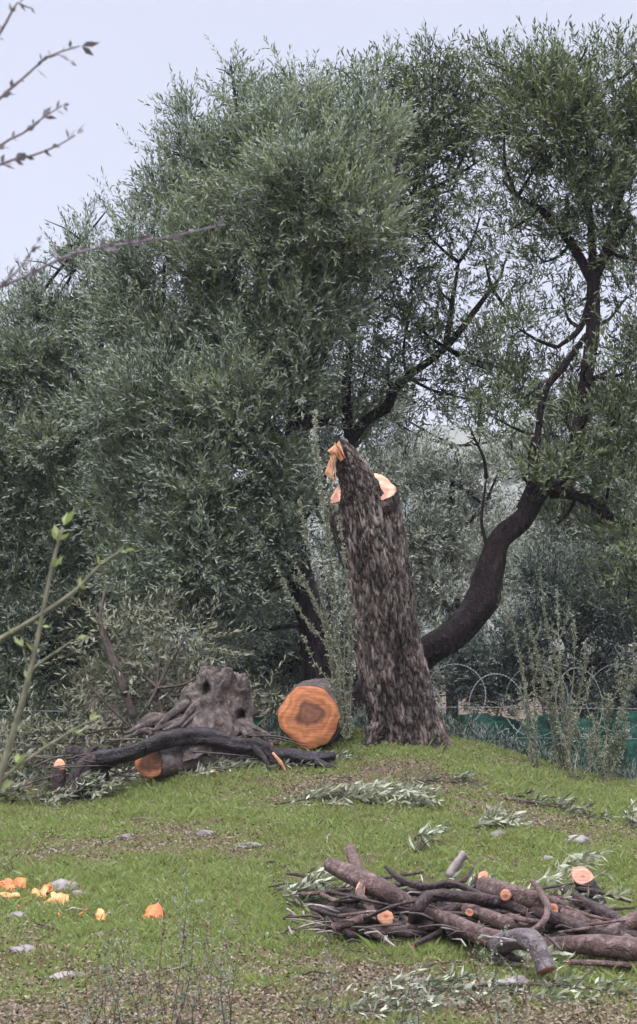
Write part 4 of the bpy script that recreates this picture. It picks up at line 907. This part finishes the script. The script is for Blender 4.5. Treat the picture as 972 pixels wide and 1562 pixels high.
# ------------------------------------------------------------------ stones and orange scraps
def stone(px, py, w_, h_, label, mat='stone', seed=0, rot=0):
    c = G(px, py); s = c[1] * PX; c[2] += h_ * s * .02
    chunk('stone', label, 'stone', M[mat], c, w_ * s / 2, w_ * s / 2 * .7, h_ * s / 2, rot, seed)
stone(94, 1356, 50, 26, 'smooth lilac grey stone above the orange scraps at left', seed=1, rot=.3)
stone(120, 1366, 30, 16, 'broken pale stone lying against the lilac grey stone', seed=2)
stone(36, 1452, 46, 18, 'flat white grey stone low at the left edge', seed=3)
stone(105, 1490, 55, 12, 'long flat pale stone in the dry litter at lower left', seed=4)
stone(30, 1397, 36, 12, 'low pinkish stone below the orange scraps', seed=5)
stone(318, 1274, 40, 14, 'flat dark stone in the middle of the left lawn', mat='stone_dark', seed=6)
stone(190, 1279, 28, 12, 'small pale stone upper left of the lawn', seed=7)
stone(880, 1283, 38, 16, 'rounded pinkish grey stone in the grass above the upright stub', seed=8)
stone(836, 1312, 20, 13, 'small grey stone halfway between rounded stone and pile', seed=9)
stone(306, 1378, 22, 12, 'small bluish white stone alone in green grass', seed=10)
stone(785, 1503, 48, 24, 'pale stone among cut leaves below the pile', seed=11)
stone(812, 1527, 26, 12, 'small pink stone beside the pale stone at the bottom', seed=12)
stone(765, 1277, 34, 20, 'dark broken stone under the white cut leaves at right', mat='stone_dark', seed=13)
stone(380, 1290, 45, 10, 'low brown stone flush with the grass in the centre', mat='stone_dark', seed=14)
stone(640, 1502, 34, 18, 'grey stone in the leafy litter at bottom centre', mat='stone_dark', seed=15)
stone(856, 1228, 26, 12, 'dark stone on the right shoulder of the mound', mat='stone_dark', seed=16)
def scrap(px, py, w_, h_, label, mat, seed, rot=0, tilt=0):
    c = G(px, py); s = c[1] * PX; c[2] += .012
    V = []; n_ = 16; rr = random.Random(seed)
    for ring, f in enumerate((0, .5, 1)):
        for k in range(n_):
            a = 2 * math.pi * k / n_; m_ = 1 + .75 * noise.noise(Vector((math.cos(a) * 1.8, math.sin(a) * 1.8, seed * 3.1)))
            p = Matrix.Rotation(tilt, 3, 'X') @ Vector((math.cos(a) * w_ * s / 2 * f * m_, math.sin(a) * h_ * s / 2 * f * m_, .016 * f * f + .030 * noise.noise(Vector((math.cos(a) * 1.5 + f, math.sin(a) * 1.5, seed * 1.7))) * f))
            V.append(c + np.array(p))
    V2 = [v - np.array([0, -.002, .009]) for v in V]
    Fc = [(r * n_ + k, r * n_ + (k + 1) % n_, (r + 1) * n_ + (k + 1) % n_, (r + 1) * n_ + k) for r in (0, 1) for k in range(n_)]
    B_ = len(V); Fd = [tuple(B_ + i for i in reversed(f)) for f in Fc]; Fe = [(2 * n_ + k, B_ + 2 * n_ + k, B_ + 2 * n_ + (k + 1) % n_, 2 * n_ + (k + 1) % n_)[::-1] for k in range(n_)]
    mb = MB(); mb.add(V + V2, Fc + Fd + Fe); o = mb.build('wood_chip', M[mat]); tag(o, label, 'wood chip', 'bright wood chips')
scrap(8, 1359, 34, 40, 'vivid orange wood chip at the very left edge', 'orange_chip', 1, tilt=.5)
scrap(27, 1356, 28, 30, 'crumpled deep orange wood chip second from the left edge', 'orange_chip', 2, tilt=.7)
scrap(14, 1372, 28, 14, 'cream coloured chip edge under the leftmost orange chips', 'yellow_chip', 3, tilt=.3)
scrap(62, 1371, 24, 34, 'amber wood chip below the lilac grey stone', 'yellow_chip', 4, tilt=.6)
scrap(86, 1380, 32, 40, 'largest pale yellow chip curled like a shell', 'yellow_chip', 5, tilt=.7)
scrap(72, 1362, 16, 20, 'small orange chip touching the lilac grey stone', 'orange_chip', 8, tilt=.5)
scrap(153, 1403, 17, 20, 'small lone amber chip in the dry litter', 'yellow_chip', 6, tilt=.5)
scrap(232, 1404, 30, 36, 'lone bright orange chip in the middle of the dry litter', 'orange_chip', 7, tilt=.7)

for i in range(26):
    _x, _y = random.choice([(30, 1372), (80, 1378), (150, 1402), (235, 1408), (110, 1390), (30, 1385)]); _c = G(_x + random.gauss(0, 22), _y + random.gauss(0, 7)); _c[2] += .012
    mb = MB(); _a = random.uniform(0, 3.14); _d = np.array([math.cos(_a), math.sin(_a), random.uniform(-.2, .5)]) * random.uniform(.008, .022)
    tube(mb, [_c - _d, _c + _d * .1, _c + _d], [.003, .008, .002], sides=5, step=.01, amp=.5, seed=i, cap0=True, cap1=True)
    tag(mb.build('wood_crumb', M[random.choice(['orange_chip', 'yellow_chip', 'twig_pale'])]), 'tiny wood crumb strewn round the bright chips', 'wood crumb', 'wood crumbs round the bright chips')
# ------------------------------------------------------------------ fallen leafy cuttings
def cutting(px, py, len_px, ang, n, label, spread=.5, lift=.03, mat='cut_leaf', lL=.075, lW=.018, nleaf=14, group=None, seed=0, tone=.55, stem='twig_dark', height=.0, name='leafy_cutting'):
    rg = np.random.default_rng(seed + 100)
    c = G(px, py); s = c[1] * PX; L_ = len_px * s
    root = thing(name, label, 'cut branch', c, group)
    d = np.array([math.cos(ang), math.sin(ang), 0]); pd = np.array([-d[1], d[0], 0])
    t = rg.uniform(-.5, .5, n); w_ = rg.normal(0, spread * .35, n) * L_ * (1 - abs(t))
    B = c + d * (t * L_)[:, None] + pd * w_[:, None]
    B[:, 2] = H(B[:, 0], B[:, 1]) + lift * rg.random(n) + height * rg.random(n) * (1 - 2 * abs(t))
    D = d * 1.0 + pd * rg.normal(0, .6, n)[:, None]; D[:, 2] = rg.uniform(-.02, .35, n)
    V, FI, tn = shoot_leaves(B, D, rg.uniform(.1, .22, n), nleaf, lL, lW, tone=np.clip(rg.normal(tone, .25, n), 0, 1), rg=rg, flip=.5, droop=.05, jit=.4)
    zg = H(V[:, 0], V[:, 1]) + .006
    V[:, 2] = np.maximum(V[:, 2], zg)
    mesh_np('leaves', V, FI, 4, M[mat], root, attr=tn)
    mb = MB(); a, b2 = c - d * L_ / 2, c + d * L_ / 2
    mpts = [a, c + pd * .03 * rg.normal(), b2]
    for p in mpts: p[2] = hz(p[0], p[1]) + .02
    tube(mb, mpts, [.009, .007, .003], sides=6, step=.06, amp=.2, cap0=True, cap1=True)
    for k in range(4):
        p = c + d * L_ * rg.uniform(-.3, .3); e = p + d * L_ * .22 + pd * L_ * rg.normal(0, .2)
        p = p.copy(); p[2] = hz(p[0], p[1]) + .02; e[2] = hz(e[0], e[1]) + .03 + height * .5
        tube(mb, [p, (p + e) / 2 + np.array([0, 0, .015]), e], [.005, .004, .002], sides=5, step=.06, amp=.1)
    mb.build('stem', M[stem], root); return root
cutting(550, 1215, 170, -.2, 55, 'broad spray of silvery leaves spread on the mound below the orange round', spread=.35, lift=.07, seed=1, tone=.8)
cutting(480, 1222, 120, .1, 14, 'sparse leafy cutting with dark stems left of the silvery spray', spread=.4, seed=2, tone=.45)
cutting(455, 1168, 110, .1, 22, 'small leaf cutting beneath the short black branch', spread=.3, seed=3, tone=.6)
cutting(750, 1265, 60, .3, 16, 'tuft of whitish leaves over the dark broken stone', spread=.6, seed=4, lift=.09, tone=.95)
cutting(641, 1302, 36, 1.2, 5, 'small upright green leaf sprig above the pile', spread=.4, seed=5, lift=.12, tone=.2, height=.1)
cutting(966, 1262, 50, 1.2, 10, 'green leaf sprig at the right edge of the mound', spread=.6, seed=6, lift=.12, tone=.5)
cutting(350, 1175, 150, .1, 26, 'dusty leaves scattered before the grey log', spread=.3, seed=7, tone=.6)
cutting(200, 1195, 150, .0, 40, 'leaf litter cutting right of the dark root chunk', spread=.4, seed=8, lift=.1, tone=.55)
cutting(40, 1200, 130, .1, 40, 'leafy rubbish heap at the left edge below the small logs', spread=.5, seed=9, lift=.1, tone=.45, mat='brush_leaf')
cutting(860, 1372, 70, .1, 12, 'fan of pale leaves resting on the pile by the upright stub', spread=.5, seed=10, lift=.22, tone=.95, height=.1)
cutting(870, 1412, 60, .2, 12, 'whitish green leaves wedged in the right of the pile', spread=.5, seed=11, lift=.15, tone=.8, height=.1)
cutting(480, 1385, 110, .2, 30, 'leafy tangle at the left end of the branch pile', spread=.7, seed=12, lift=.1, tone=.4, height=.1)
cutting(640, 1420, 170, .0, 34, 'leaves squeezed out under the front of the pile', spread=.25, seed=13, tone=.45)
cutting(790, 1470, 120, .1, 14, 'pale leaves in the grass below the bluish elbow', spread=.4, seed=14, tone=.8)
cutting(625, 1522, 150, .1, 26, 'thick patch of cut olive leaves at bottom centre', spread=1.1, seed=15, tone=.35, lift=.05, lL=.055, lW=.014)
cutting(800, 1512, 260, .05, 22, 'long trailing cutting with green leaves at bottom right', spread=.5, seed=16, tone=.3, lL=.055, lW=.014)
cutting(560, 1548, 200, .1, 16, 'leafy cutting along the bottom edge of the photo', spread=.6, seed=17, tone=.5, lL=.055, lW=.014)
cutting(700, 1390, 260, .0, 26, 'grey leaves caught among the middle branches of the pile', spread=.2, seed=18, lift=.14, tone=.5, height=.05)
cutting(660, 1195, 100, .0, 6, 'few loose brown leaves right of the silvery spray', spread=.5, seed=19, tone=.3, mat='brush_leaf')
cutting(840, 1235, 140, -.1, 10, 'brownish twiggy cutting on the right shoulder of the mound', spread=.5, seed=20, tone=.3, mat='brush_leaf')

cutting(110, 1226, 90, .1, 34, 'leaves heaped against the foot of the dark root chunk', spread=.6, seed=31, lift=.12, tone=.45, height=.12, lL=.06, lW=.015)
cutting(20, 1228, 110, .0, 34, 'dusty leaf heap in front of the thin brown log at the left edge', spread=.5, seed=32, lift=.12, tone=.4, height=.1, mat='brush_leaf')
cutting(290, 1178, 130, .0, 22, 'thin line of leaves along the foot of the grey log', spread=.25, seed=33, lift=.06, tone=.6, lL=.06, lW=.015)
# brush heap behind the gnarled piece
root = thing('brush_heap', 'heap of cut leafy brush with pale leaves and brown stems behind the gnarled piece', 'brush heap', G(220, 1150))
cl = [(170, 985, 48, .7), (230, 960, 50, .8), (290, 975, 50, .8), (200, 1030, 55, .8), (260, 1030, 50, .8), (160, 1060, 50, .8), (215, 1085, 48, .8), (130, 1110, 45, .8), (190, 1130, 40, .8), (300, 1010, 40, .6), (410, 1060, 40, .7), (420, 1110, 36, .7), (60, 1140, 45, .8), (120, 1160, 40, .8), (20, 1165, 40, 1.1), (75, 1180, 38, 1.1), (-20, 1185, 40, 1.1), (160, 1165, 36, 1.1), (200, 1160, 32, 1.1), (40, 1195, 30, 1.1), (240, 1140, 30, 1), (10, 1120, 40, .8)]
crown(root, cl, 12.6, M['brush_leaf'], name='leaves', updir=.05, K=750, sl=.3, tone0=.5, lL=.075, lW=.017)
mb = MB()
for (a, b_, c_, r) in [((150, 945), (175, 1010), (205, 1095), .03), ((160, 900), (155, 960), (190, 1060), .02), ((290, 960), (260, 1010), (225, 1080), .015), ((180, 1000), (230, 1040), (275, 1080), .015), ((330, 1000), (290, 1040), (240, 1050), .012),
                       ((110, 1020), (150, 1060), (200, 1110), .012), ((250, 985), (240, 1040), (250, 1100), .012), ((200, 1065), (260, 1062), (330, 1050), .01), ((130, 1120), (180, 1110), (240, 1120), .012)]:
    tube(mb, [P(*a, 12.4), P(*b_, 12.3), P(*c_, 12.2)], [r * .5, r, r], sides=8, step=.05, amp=.2, cap0=True, cap1=True)
mb.build('stems', M['twig_dark'], root)

# ------------------------------------------------------------------ wand shrubs
def wand(root, pts, r0, mat, lmat, dens=160, lL=.016, lW=.007, ang=.9, seed=0, tone=(.4, .9), tw=None, tuft=1.0):
    rg = np.random.default_rng(seed + 7)
    mb = MB(); _, _, pp, T = tube(mb, pts, [r0 * (1 - .8 * i / (len(pts) - 1)) for i in range(len(pts))], sides=6, step=.03, amp=.1, seed=seed, cap1=True)
    st_ = mb.build('stem', mat, root)
    Ltot = np.linalg.norm(np.diff(pp, axis=0), axis=1).sum(); n = max(6, int(Ltot * dens))
    k = rg.integers(0, len(pp) - 1, n); f = rg.random((n, 1)); B = pp[k] * (1 - f) + pp[k + 1] * f
    D = T[k] * .7 + rand_dirs(n, rg) * .8
    tt = (k / len(pp))
    V, FI, tn = shoot_leaves(B, D, rg.uniform(.008, .03, n) * tuft, 4, lL, lW, ang=ang, tone=np.clip(tone[0] + (tone[1] - tone[0]) * tt + rg.normal(0, .15, n), 0, 1), rg=rg, droop=0, flip=.4, jit=.3, sr=.001)
    lv = mesh_np('leaves', V, FI, 4, lmat, st_, attr=tn)
    return st_
SY = 11.35
root = thing('wand_shrub', 'tall wispy shrub of upright pale tipped shoots in front of the stump', 'shrub', G(528, 1128))
stems = [[(530, 1125), (515, 1000), (508, 880), (492, 760), (482, 690), (481, 628)], [(528, 1125), (508, 1010), (490, 900), (468, 820), (457, 762)], [(525, 1120), (512, 1010), (470, 950), (440, 905), (424, 866)],
         [(528, 1110), (505, 980), (478, 915), (455, 870), (437, 842)], [(535, 1125), (533, 1000), (530, 900), (522, 830), (512, 770)], [(520, 1110), (515, 1060), (480, 1010), (462, 970)],
         [(531, 1125), (520, 1000), (510, 920), (496, 870), (486, 830)], [(528, 1125), (526, 1030), (524, 940), (516, 870)], [(525, 1100), (510, 1050), (495, 960), (470, 900), (448, 878)],
         [(533, 1125), (535, 1060), (538, 980), (534, 930)], [(508, 905), (500, 820), (503, 760), (510, 700)]]
for i, s in enumerate(stems):
    wand(root, [P(a, b_, SY + (.05 * math.sin(i * 2 + k))) for k, (a, b_) in enumerate(s)], .0055 if i else .009, M['twig_green'], M['shrub_leaf'] if i else M['stalk_leaf'], seed=i, dens=230 if i == 0 else 150 if i < 5 else 110, tone=(.1, 1) if i < 5 else (.1, .5), lL=.026 if i == 0 else .02, lW=.010)
def bushy(label, basepx, tips, Y, seed, dens=80, r0=.008, tone=(.2, .6), lL=.02):
    rr = random.Random(seed); root = thing('wand_shrub', label, 'shrub', G(*basepx))
    for i, (tx, ty) in enumerate(tips):
        bx, by = basepx[0] + rr.uniform(-8, 8), basepx[1] + 5
        pts = [(bx, by), (bx + (tx - bx) * .25 + rr.uniform(-6, 6), by + (ty - by) * .35), (bx + (tx - bx) * .6 + rr.uniform(-6, 6), by + (ty - by) * .7), (tx, ty)]
        W = [P(a, b_, Y + rr.uniform(-.1, .1)) for a, b_ in pts]
        st_ = wand(root, W, r0, M['twig_green'], M['shrub_leaf'], seed=seed * 31 + i, dens=dens, tone=tone, lL=lL, lW=lL * .4)
        for j in range(3):      # side shoots
            f = rr.uniform(.3, .85); k = min(2, int(f * 3)); g = f * 3 - k
            s_ = W[k] * (1 - g) + W[k + 1] * g; e = s_ + np.array([rr.uniform(-.12, .12), rr.uniform(-.06, .06), rr.uniform(.12, .32)])
            wand(root, [s_, (s_ + e) / 2 + np.array([rr.uniform(-.02, .02), 0, 0]), e], r0 * .45, M['twig_green'], M['shrub_leaf'], seed=seed * 77 + i * 5 + j, dens=dens, tone=tone, lL=lL, lW=lL * .4)
bushy('slim upright shrub with two tall shoots nearest the mound crest at right', (816, 1178), [(768, 893), (795, 1000), (800, 960), (775, 1060)], 11.9, 1)
bushy('large wispy shrub of many pale shoots before the green netting', (862, 1190), [(822, 858), (800, 930), (875, 945), (893, 975), (840, 1000), (850, 900), (905, 1020), (880, 1060), (830, 1030)], 11.95, 2)
bushy('leafy low shrub at the right edge before the netting', (925, 1205), [(965, 1035), (950, 1080), (905, 1090), (985, 1000), (930, 1060), (890, 1120), (960, 1120)], 11.9, 3, tone=(.2, .5), lL=.026)
bushy('small dry weed bush right below the large wispy shrub', (885, 1205), [(860, 1120), (905, 1130), (880, 1100), (925, 1140)], 11.7, 4)

# foreground weeds
wr = random.Random(21)
wdesc = ['at far lower left', 'left of centre near the bottom', 'in the dry litter under the lone orange chip', 'in the bottom centre', 'below the branch pile', 'at the bottom right corner',
         'at the lower left near the flat stones', 'between the orange chips and the centre', 'on the left just above the chips', 'near the left end of the pile']
wpos = [(120, 1600, 1440), (215, 1590, 1400), (290, 1590, 1390), (350, 1600, 1370), (620, 1610, 1440), (770, 1610, 1400), (170, 1600, 1420), (255, 1600, 1330), (20, 1330, 1255), (490, 1600, 1420)]
for i, ((x, by, ty), ds) in enumerate(zip(wpos, wdesc)):
    g = G(x, by) if by > 1562 else G(x, by)
    root = thing('weed', 'thin sprawling weed with tiny dark leaves ' + ds, 'weed', g, 'weeds in the foreground')
    for k in range(wr.randint(5, 7) if i != 8 else 2):
        e = P(x + wr.uniform(-35, 35), ty + wr.uniform(0, 60), g[1] + wr.uniform(-.1, .1)); 
        e[0] += wr.uniform(-.1, .1); m1 = g * .6 + e * .4 + np.array([wr.uniform(-.06, .06), wr.uniform(-.05, .05), 0]); m2 = g * .25 + e * .75 + np.array([wr.uniform(-.06, .06), wr.uniform(-.05, .05), 0])
        wand(root, [g, m1, m2, e], .0020, M['twig_pale'] if k % 2 else M['twig_dark'], M['olive'] if k % 3 else M['litter'], dens=45, lL=.014, lW=.007, seed=i * 9 + k, tone=(.2, .8))

# ------------------------------------------------------------------ near sapling at the left and bare twigs in the sky
def leafpair(root, p, d, size, mat, seed, n=2):
    rg = np.random.default_rng(seed)
    V, FI, tn = shoot_leaves(np.array([p]), np.array([d]), np.array([size * .3]), n, size, size * .42, rg=rg, ang=.7, droop=0, stems=False)
    return V, FI, tn
def near_plant(name, label, Y, base, polys, stemmat, leafmat, leafsize, r0, spacing, rmin=.0012):
    root = thing(name, label, 'shrub', base)
    for i, (poly, r) in enumerate(polys):
        pts = [P(a, b_, Y) if not isinstance(a, np.ndarray) else a for a, b_ in poly]
        mb = MB(); _, _, pp, T = tube(mb, pts, [max(rmin, r * (1 - .65 * k / (len(pts) - 1))) for k in range(len(pts))], sides=8, step=.02, amp=.1, seed=i, cap1=True)
        st_ = mb.build('stem', stemmat, root)
        rg = np.random.default_rng(i + 50); L_ = np.linalg.norm(np.diff(pp, axis=0), axis=1).cumsum(); Vs, Ts = [], []
        pos = list(np.arange(spacing, L_[-1], spacing)) + [L_[-1]]
        for j, l in enumerate(pos):
            k = min(len(pp) - 1, int(np.searchsorted(L_, l)) + (1 if l >= L_[-1] else 0)); k = min(k, len(pp) - 1)
            V, FI, tn = leafpair(root, pp[k], T[k] + rand_dirs(1, rg)[0] * .5, leafsize * rg.uniform(.5, 1.2), leafmat, i * 100 + j, n=2 if rg.random() < .6 else 3)
            Vs.append(V); Ts.append(tn)
        V = np.vstack(Vs); mesh_np('leaves', V, np.arange(len(V)), 4, leafmat, st_, attr=np.concatenate(Ts))
    return root
bx = P(-190, 1000, 3.0); bx[2] = hz(bx[0], bx[1])
hub = [P(-190, 900, 3.0), P(-180, 600, 3.0), P(-170, 300, 3.0)]
near_plant('bare_shrub', 'leafless foreground shrub whose budding twigs reach into the sky at upper left', 3.0, bx,
    [([(bx, 0), (hub[0], 0), (hub[1], 0), (hub[2], 0)], .009),
     ([(-172, 320), (-60, 140), (0, 50), (20, 14), (27, 4), (45, 12)], .0042), ([(-178, 400), (-60, 210), (0, 150), (40, 115), (75, 86), (122, 70)], .0042),
     ([(-175, 380), (-80, 290), (0, 222), (35, 203), (62, 182), (95, 161)], .0038), ([(-175, 420), (-80, 300), (0, 251), (50, 237), (90, 221), (115, 206)], .0038),
     ([(-180, 560), (-80, 470), (0, 438), (45, 418), (95, 394), (150, 378), (240, 365), (330, 345)], .0042), ([(0, 437), (20, 420), (38, 398), (55, 372)], .0025), ([(75, 88), (90, 83), (105, 92)], .0015)],
    M['bud_twig'], M['bud_leaf'], .028, .004, .027)
bs = P(-70, 1900, 3.3); bs[2] = hz(bs[0], bs[1])
near_plant('sapling', 'blurred foreground sapling with pale stems and lime green leaf tips at the left', 3.3, bs,
    [([(bs, 0), (-40, 1420), (-5, 1210), (30, 1085), (52, 1000), (66, 930), (82, 855), (96, 805)], .0085),
     ([(bs, 0), (-140, 1200), (-60, 1010), (0, 975), (70, 933), (118, 898), (150, 865), (182, 842)], .0070),
     ([(48, 1022), (70, 1005), (95, 988), (112, 976)], .0035), ([(bs, 0), (-60, 1300), (0, 1195), (55, 1150), (105, 1118), (135, 1100)], .005),
     ([(44, 1018), (38, 1002), (36, 990)], .002)],
    M['twig_green'], M['sap_leaf'], .036, .008, .06)

# ------------------------------------------------------------------ grass and litter
def scatter(n, ymin, ymax, rg):
    y = rg.uniform(ymin, ymax, n) ; x = rg.uniform(-1, 1, n) * (y * .215 + .25); return x, y
rg = np.random.default_rng(77)
x, y = scatter(650000, 5.8, 13.0, rg)
g = gmask(x, y); g = np.clip(g, 0, 1); keep = rg.random(len(x)) < (.10 + .9 * g ** 1.3) * (.45 + .55 * (vn(x * 7, y * 7, 5) + .5 * vn(x * 17, y * 19, 8) > -.2)); x, y, g = x[keep], y[keep], g[keep]
z = H(x, y); n_ = len(x)
hgt = rg.uniform(.012, .030, n_) * (.6 + .6 * g) * (1 + .5 * (vn(x * 2, y * 2, 9) > .4)); tall = rg.random(n_) < .015; hgt[tall] *= 2.2
az = rg.uniform(0, 6.28, n_); wd = rg.uniform(.0011, .0022, n_)
wx, wy = np.cos(az) * wd, np.sin(az) * wd
lx, ly = rg.normal(0, .5, n_) * hgt, rg.normal(0, .5, n_) * hgt
V = np.stack([np.stack([x - wx, y - wy, z - .004], 1), np.stack([x + wx, y + wy, z - .004], 1), np.stack([x + lx * .4 + wx * .7, y + ly * .4 + wy * .7, z + hgt * .6], 1), np.stack([x + lx, y + ly, z + hgt], 1)], 1).reshape(-1, 3)
tn = np.clip(.22 + .42 * g + .20 * vn(x * 3, y * 3, 12) + .22 * vn(x * 11, y * 13, 2) + rg.normal(0, .22, n_) , 0, 1)
o = mesh_np('grass', V, np.arange(n_ * 4), 4, M['grass'], attr=tn)
tag(o, 'short green grass covering the mound and the clearing', 'grass', kind='stuff')
x, y = scatter(120000, 5.8, 12.8, rg); g = gmask(x, y); keep = rg.random(len(x)) < (.13 + .87 * (1 - g) ** 1.5); x, y = x[keep], y[keep]; n_ = len(x)
z = H(x, y) + rg.uniform(.002, .03, n_); B = np.stack([x, y, z], 1); D = rand_dirs(n_, rg); D[:, 2] *= .35
V, FI, tn = shoot_leaves(B, D, np.full(n_, .005), 1, .024, .009, tone=np.clip(rg.beta(1.6, 2.6, n_), 0, 1), rg=rg, stems=False, ang=.2)
o = mesh_np('leaf_litter', V, FI, 4, M['litter'], attr=tn); tag(o, 'dry brown leaves and bits of bark littering the bare soil', 'litter', kind='stuff')
# taller weeds and undergrowth behind the crest
x = rg.uniform(-5, 5.5, 22000); y = 12.6 + 13 * rg.random(22000) ** 1.2
B = np.stack([x, y, H(x, y)], 1); D = rg.normal(0, .35, (22000, 3)); D[:, 2] = 1
V, FI, tn = shoot_leaves(B, D, rg.uniform(.08, .3, 22000) * (1 + 1.2 * (y > 16.5)), 8, .07, .012, rg=rg, ang=.5)
o = mesh_np('undergrowth', V, FI, 4, M['olive_shaded'], attr=tn); tag(o, 'dim green undergrowth on the ground behind the mound', 'undergrowth', kind='stuff')
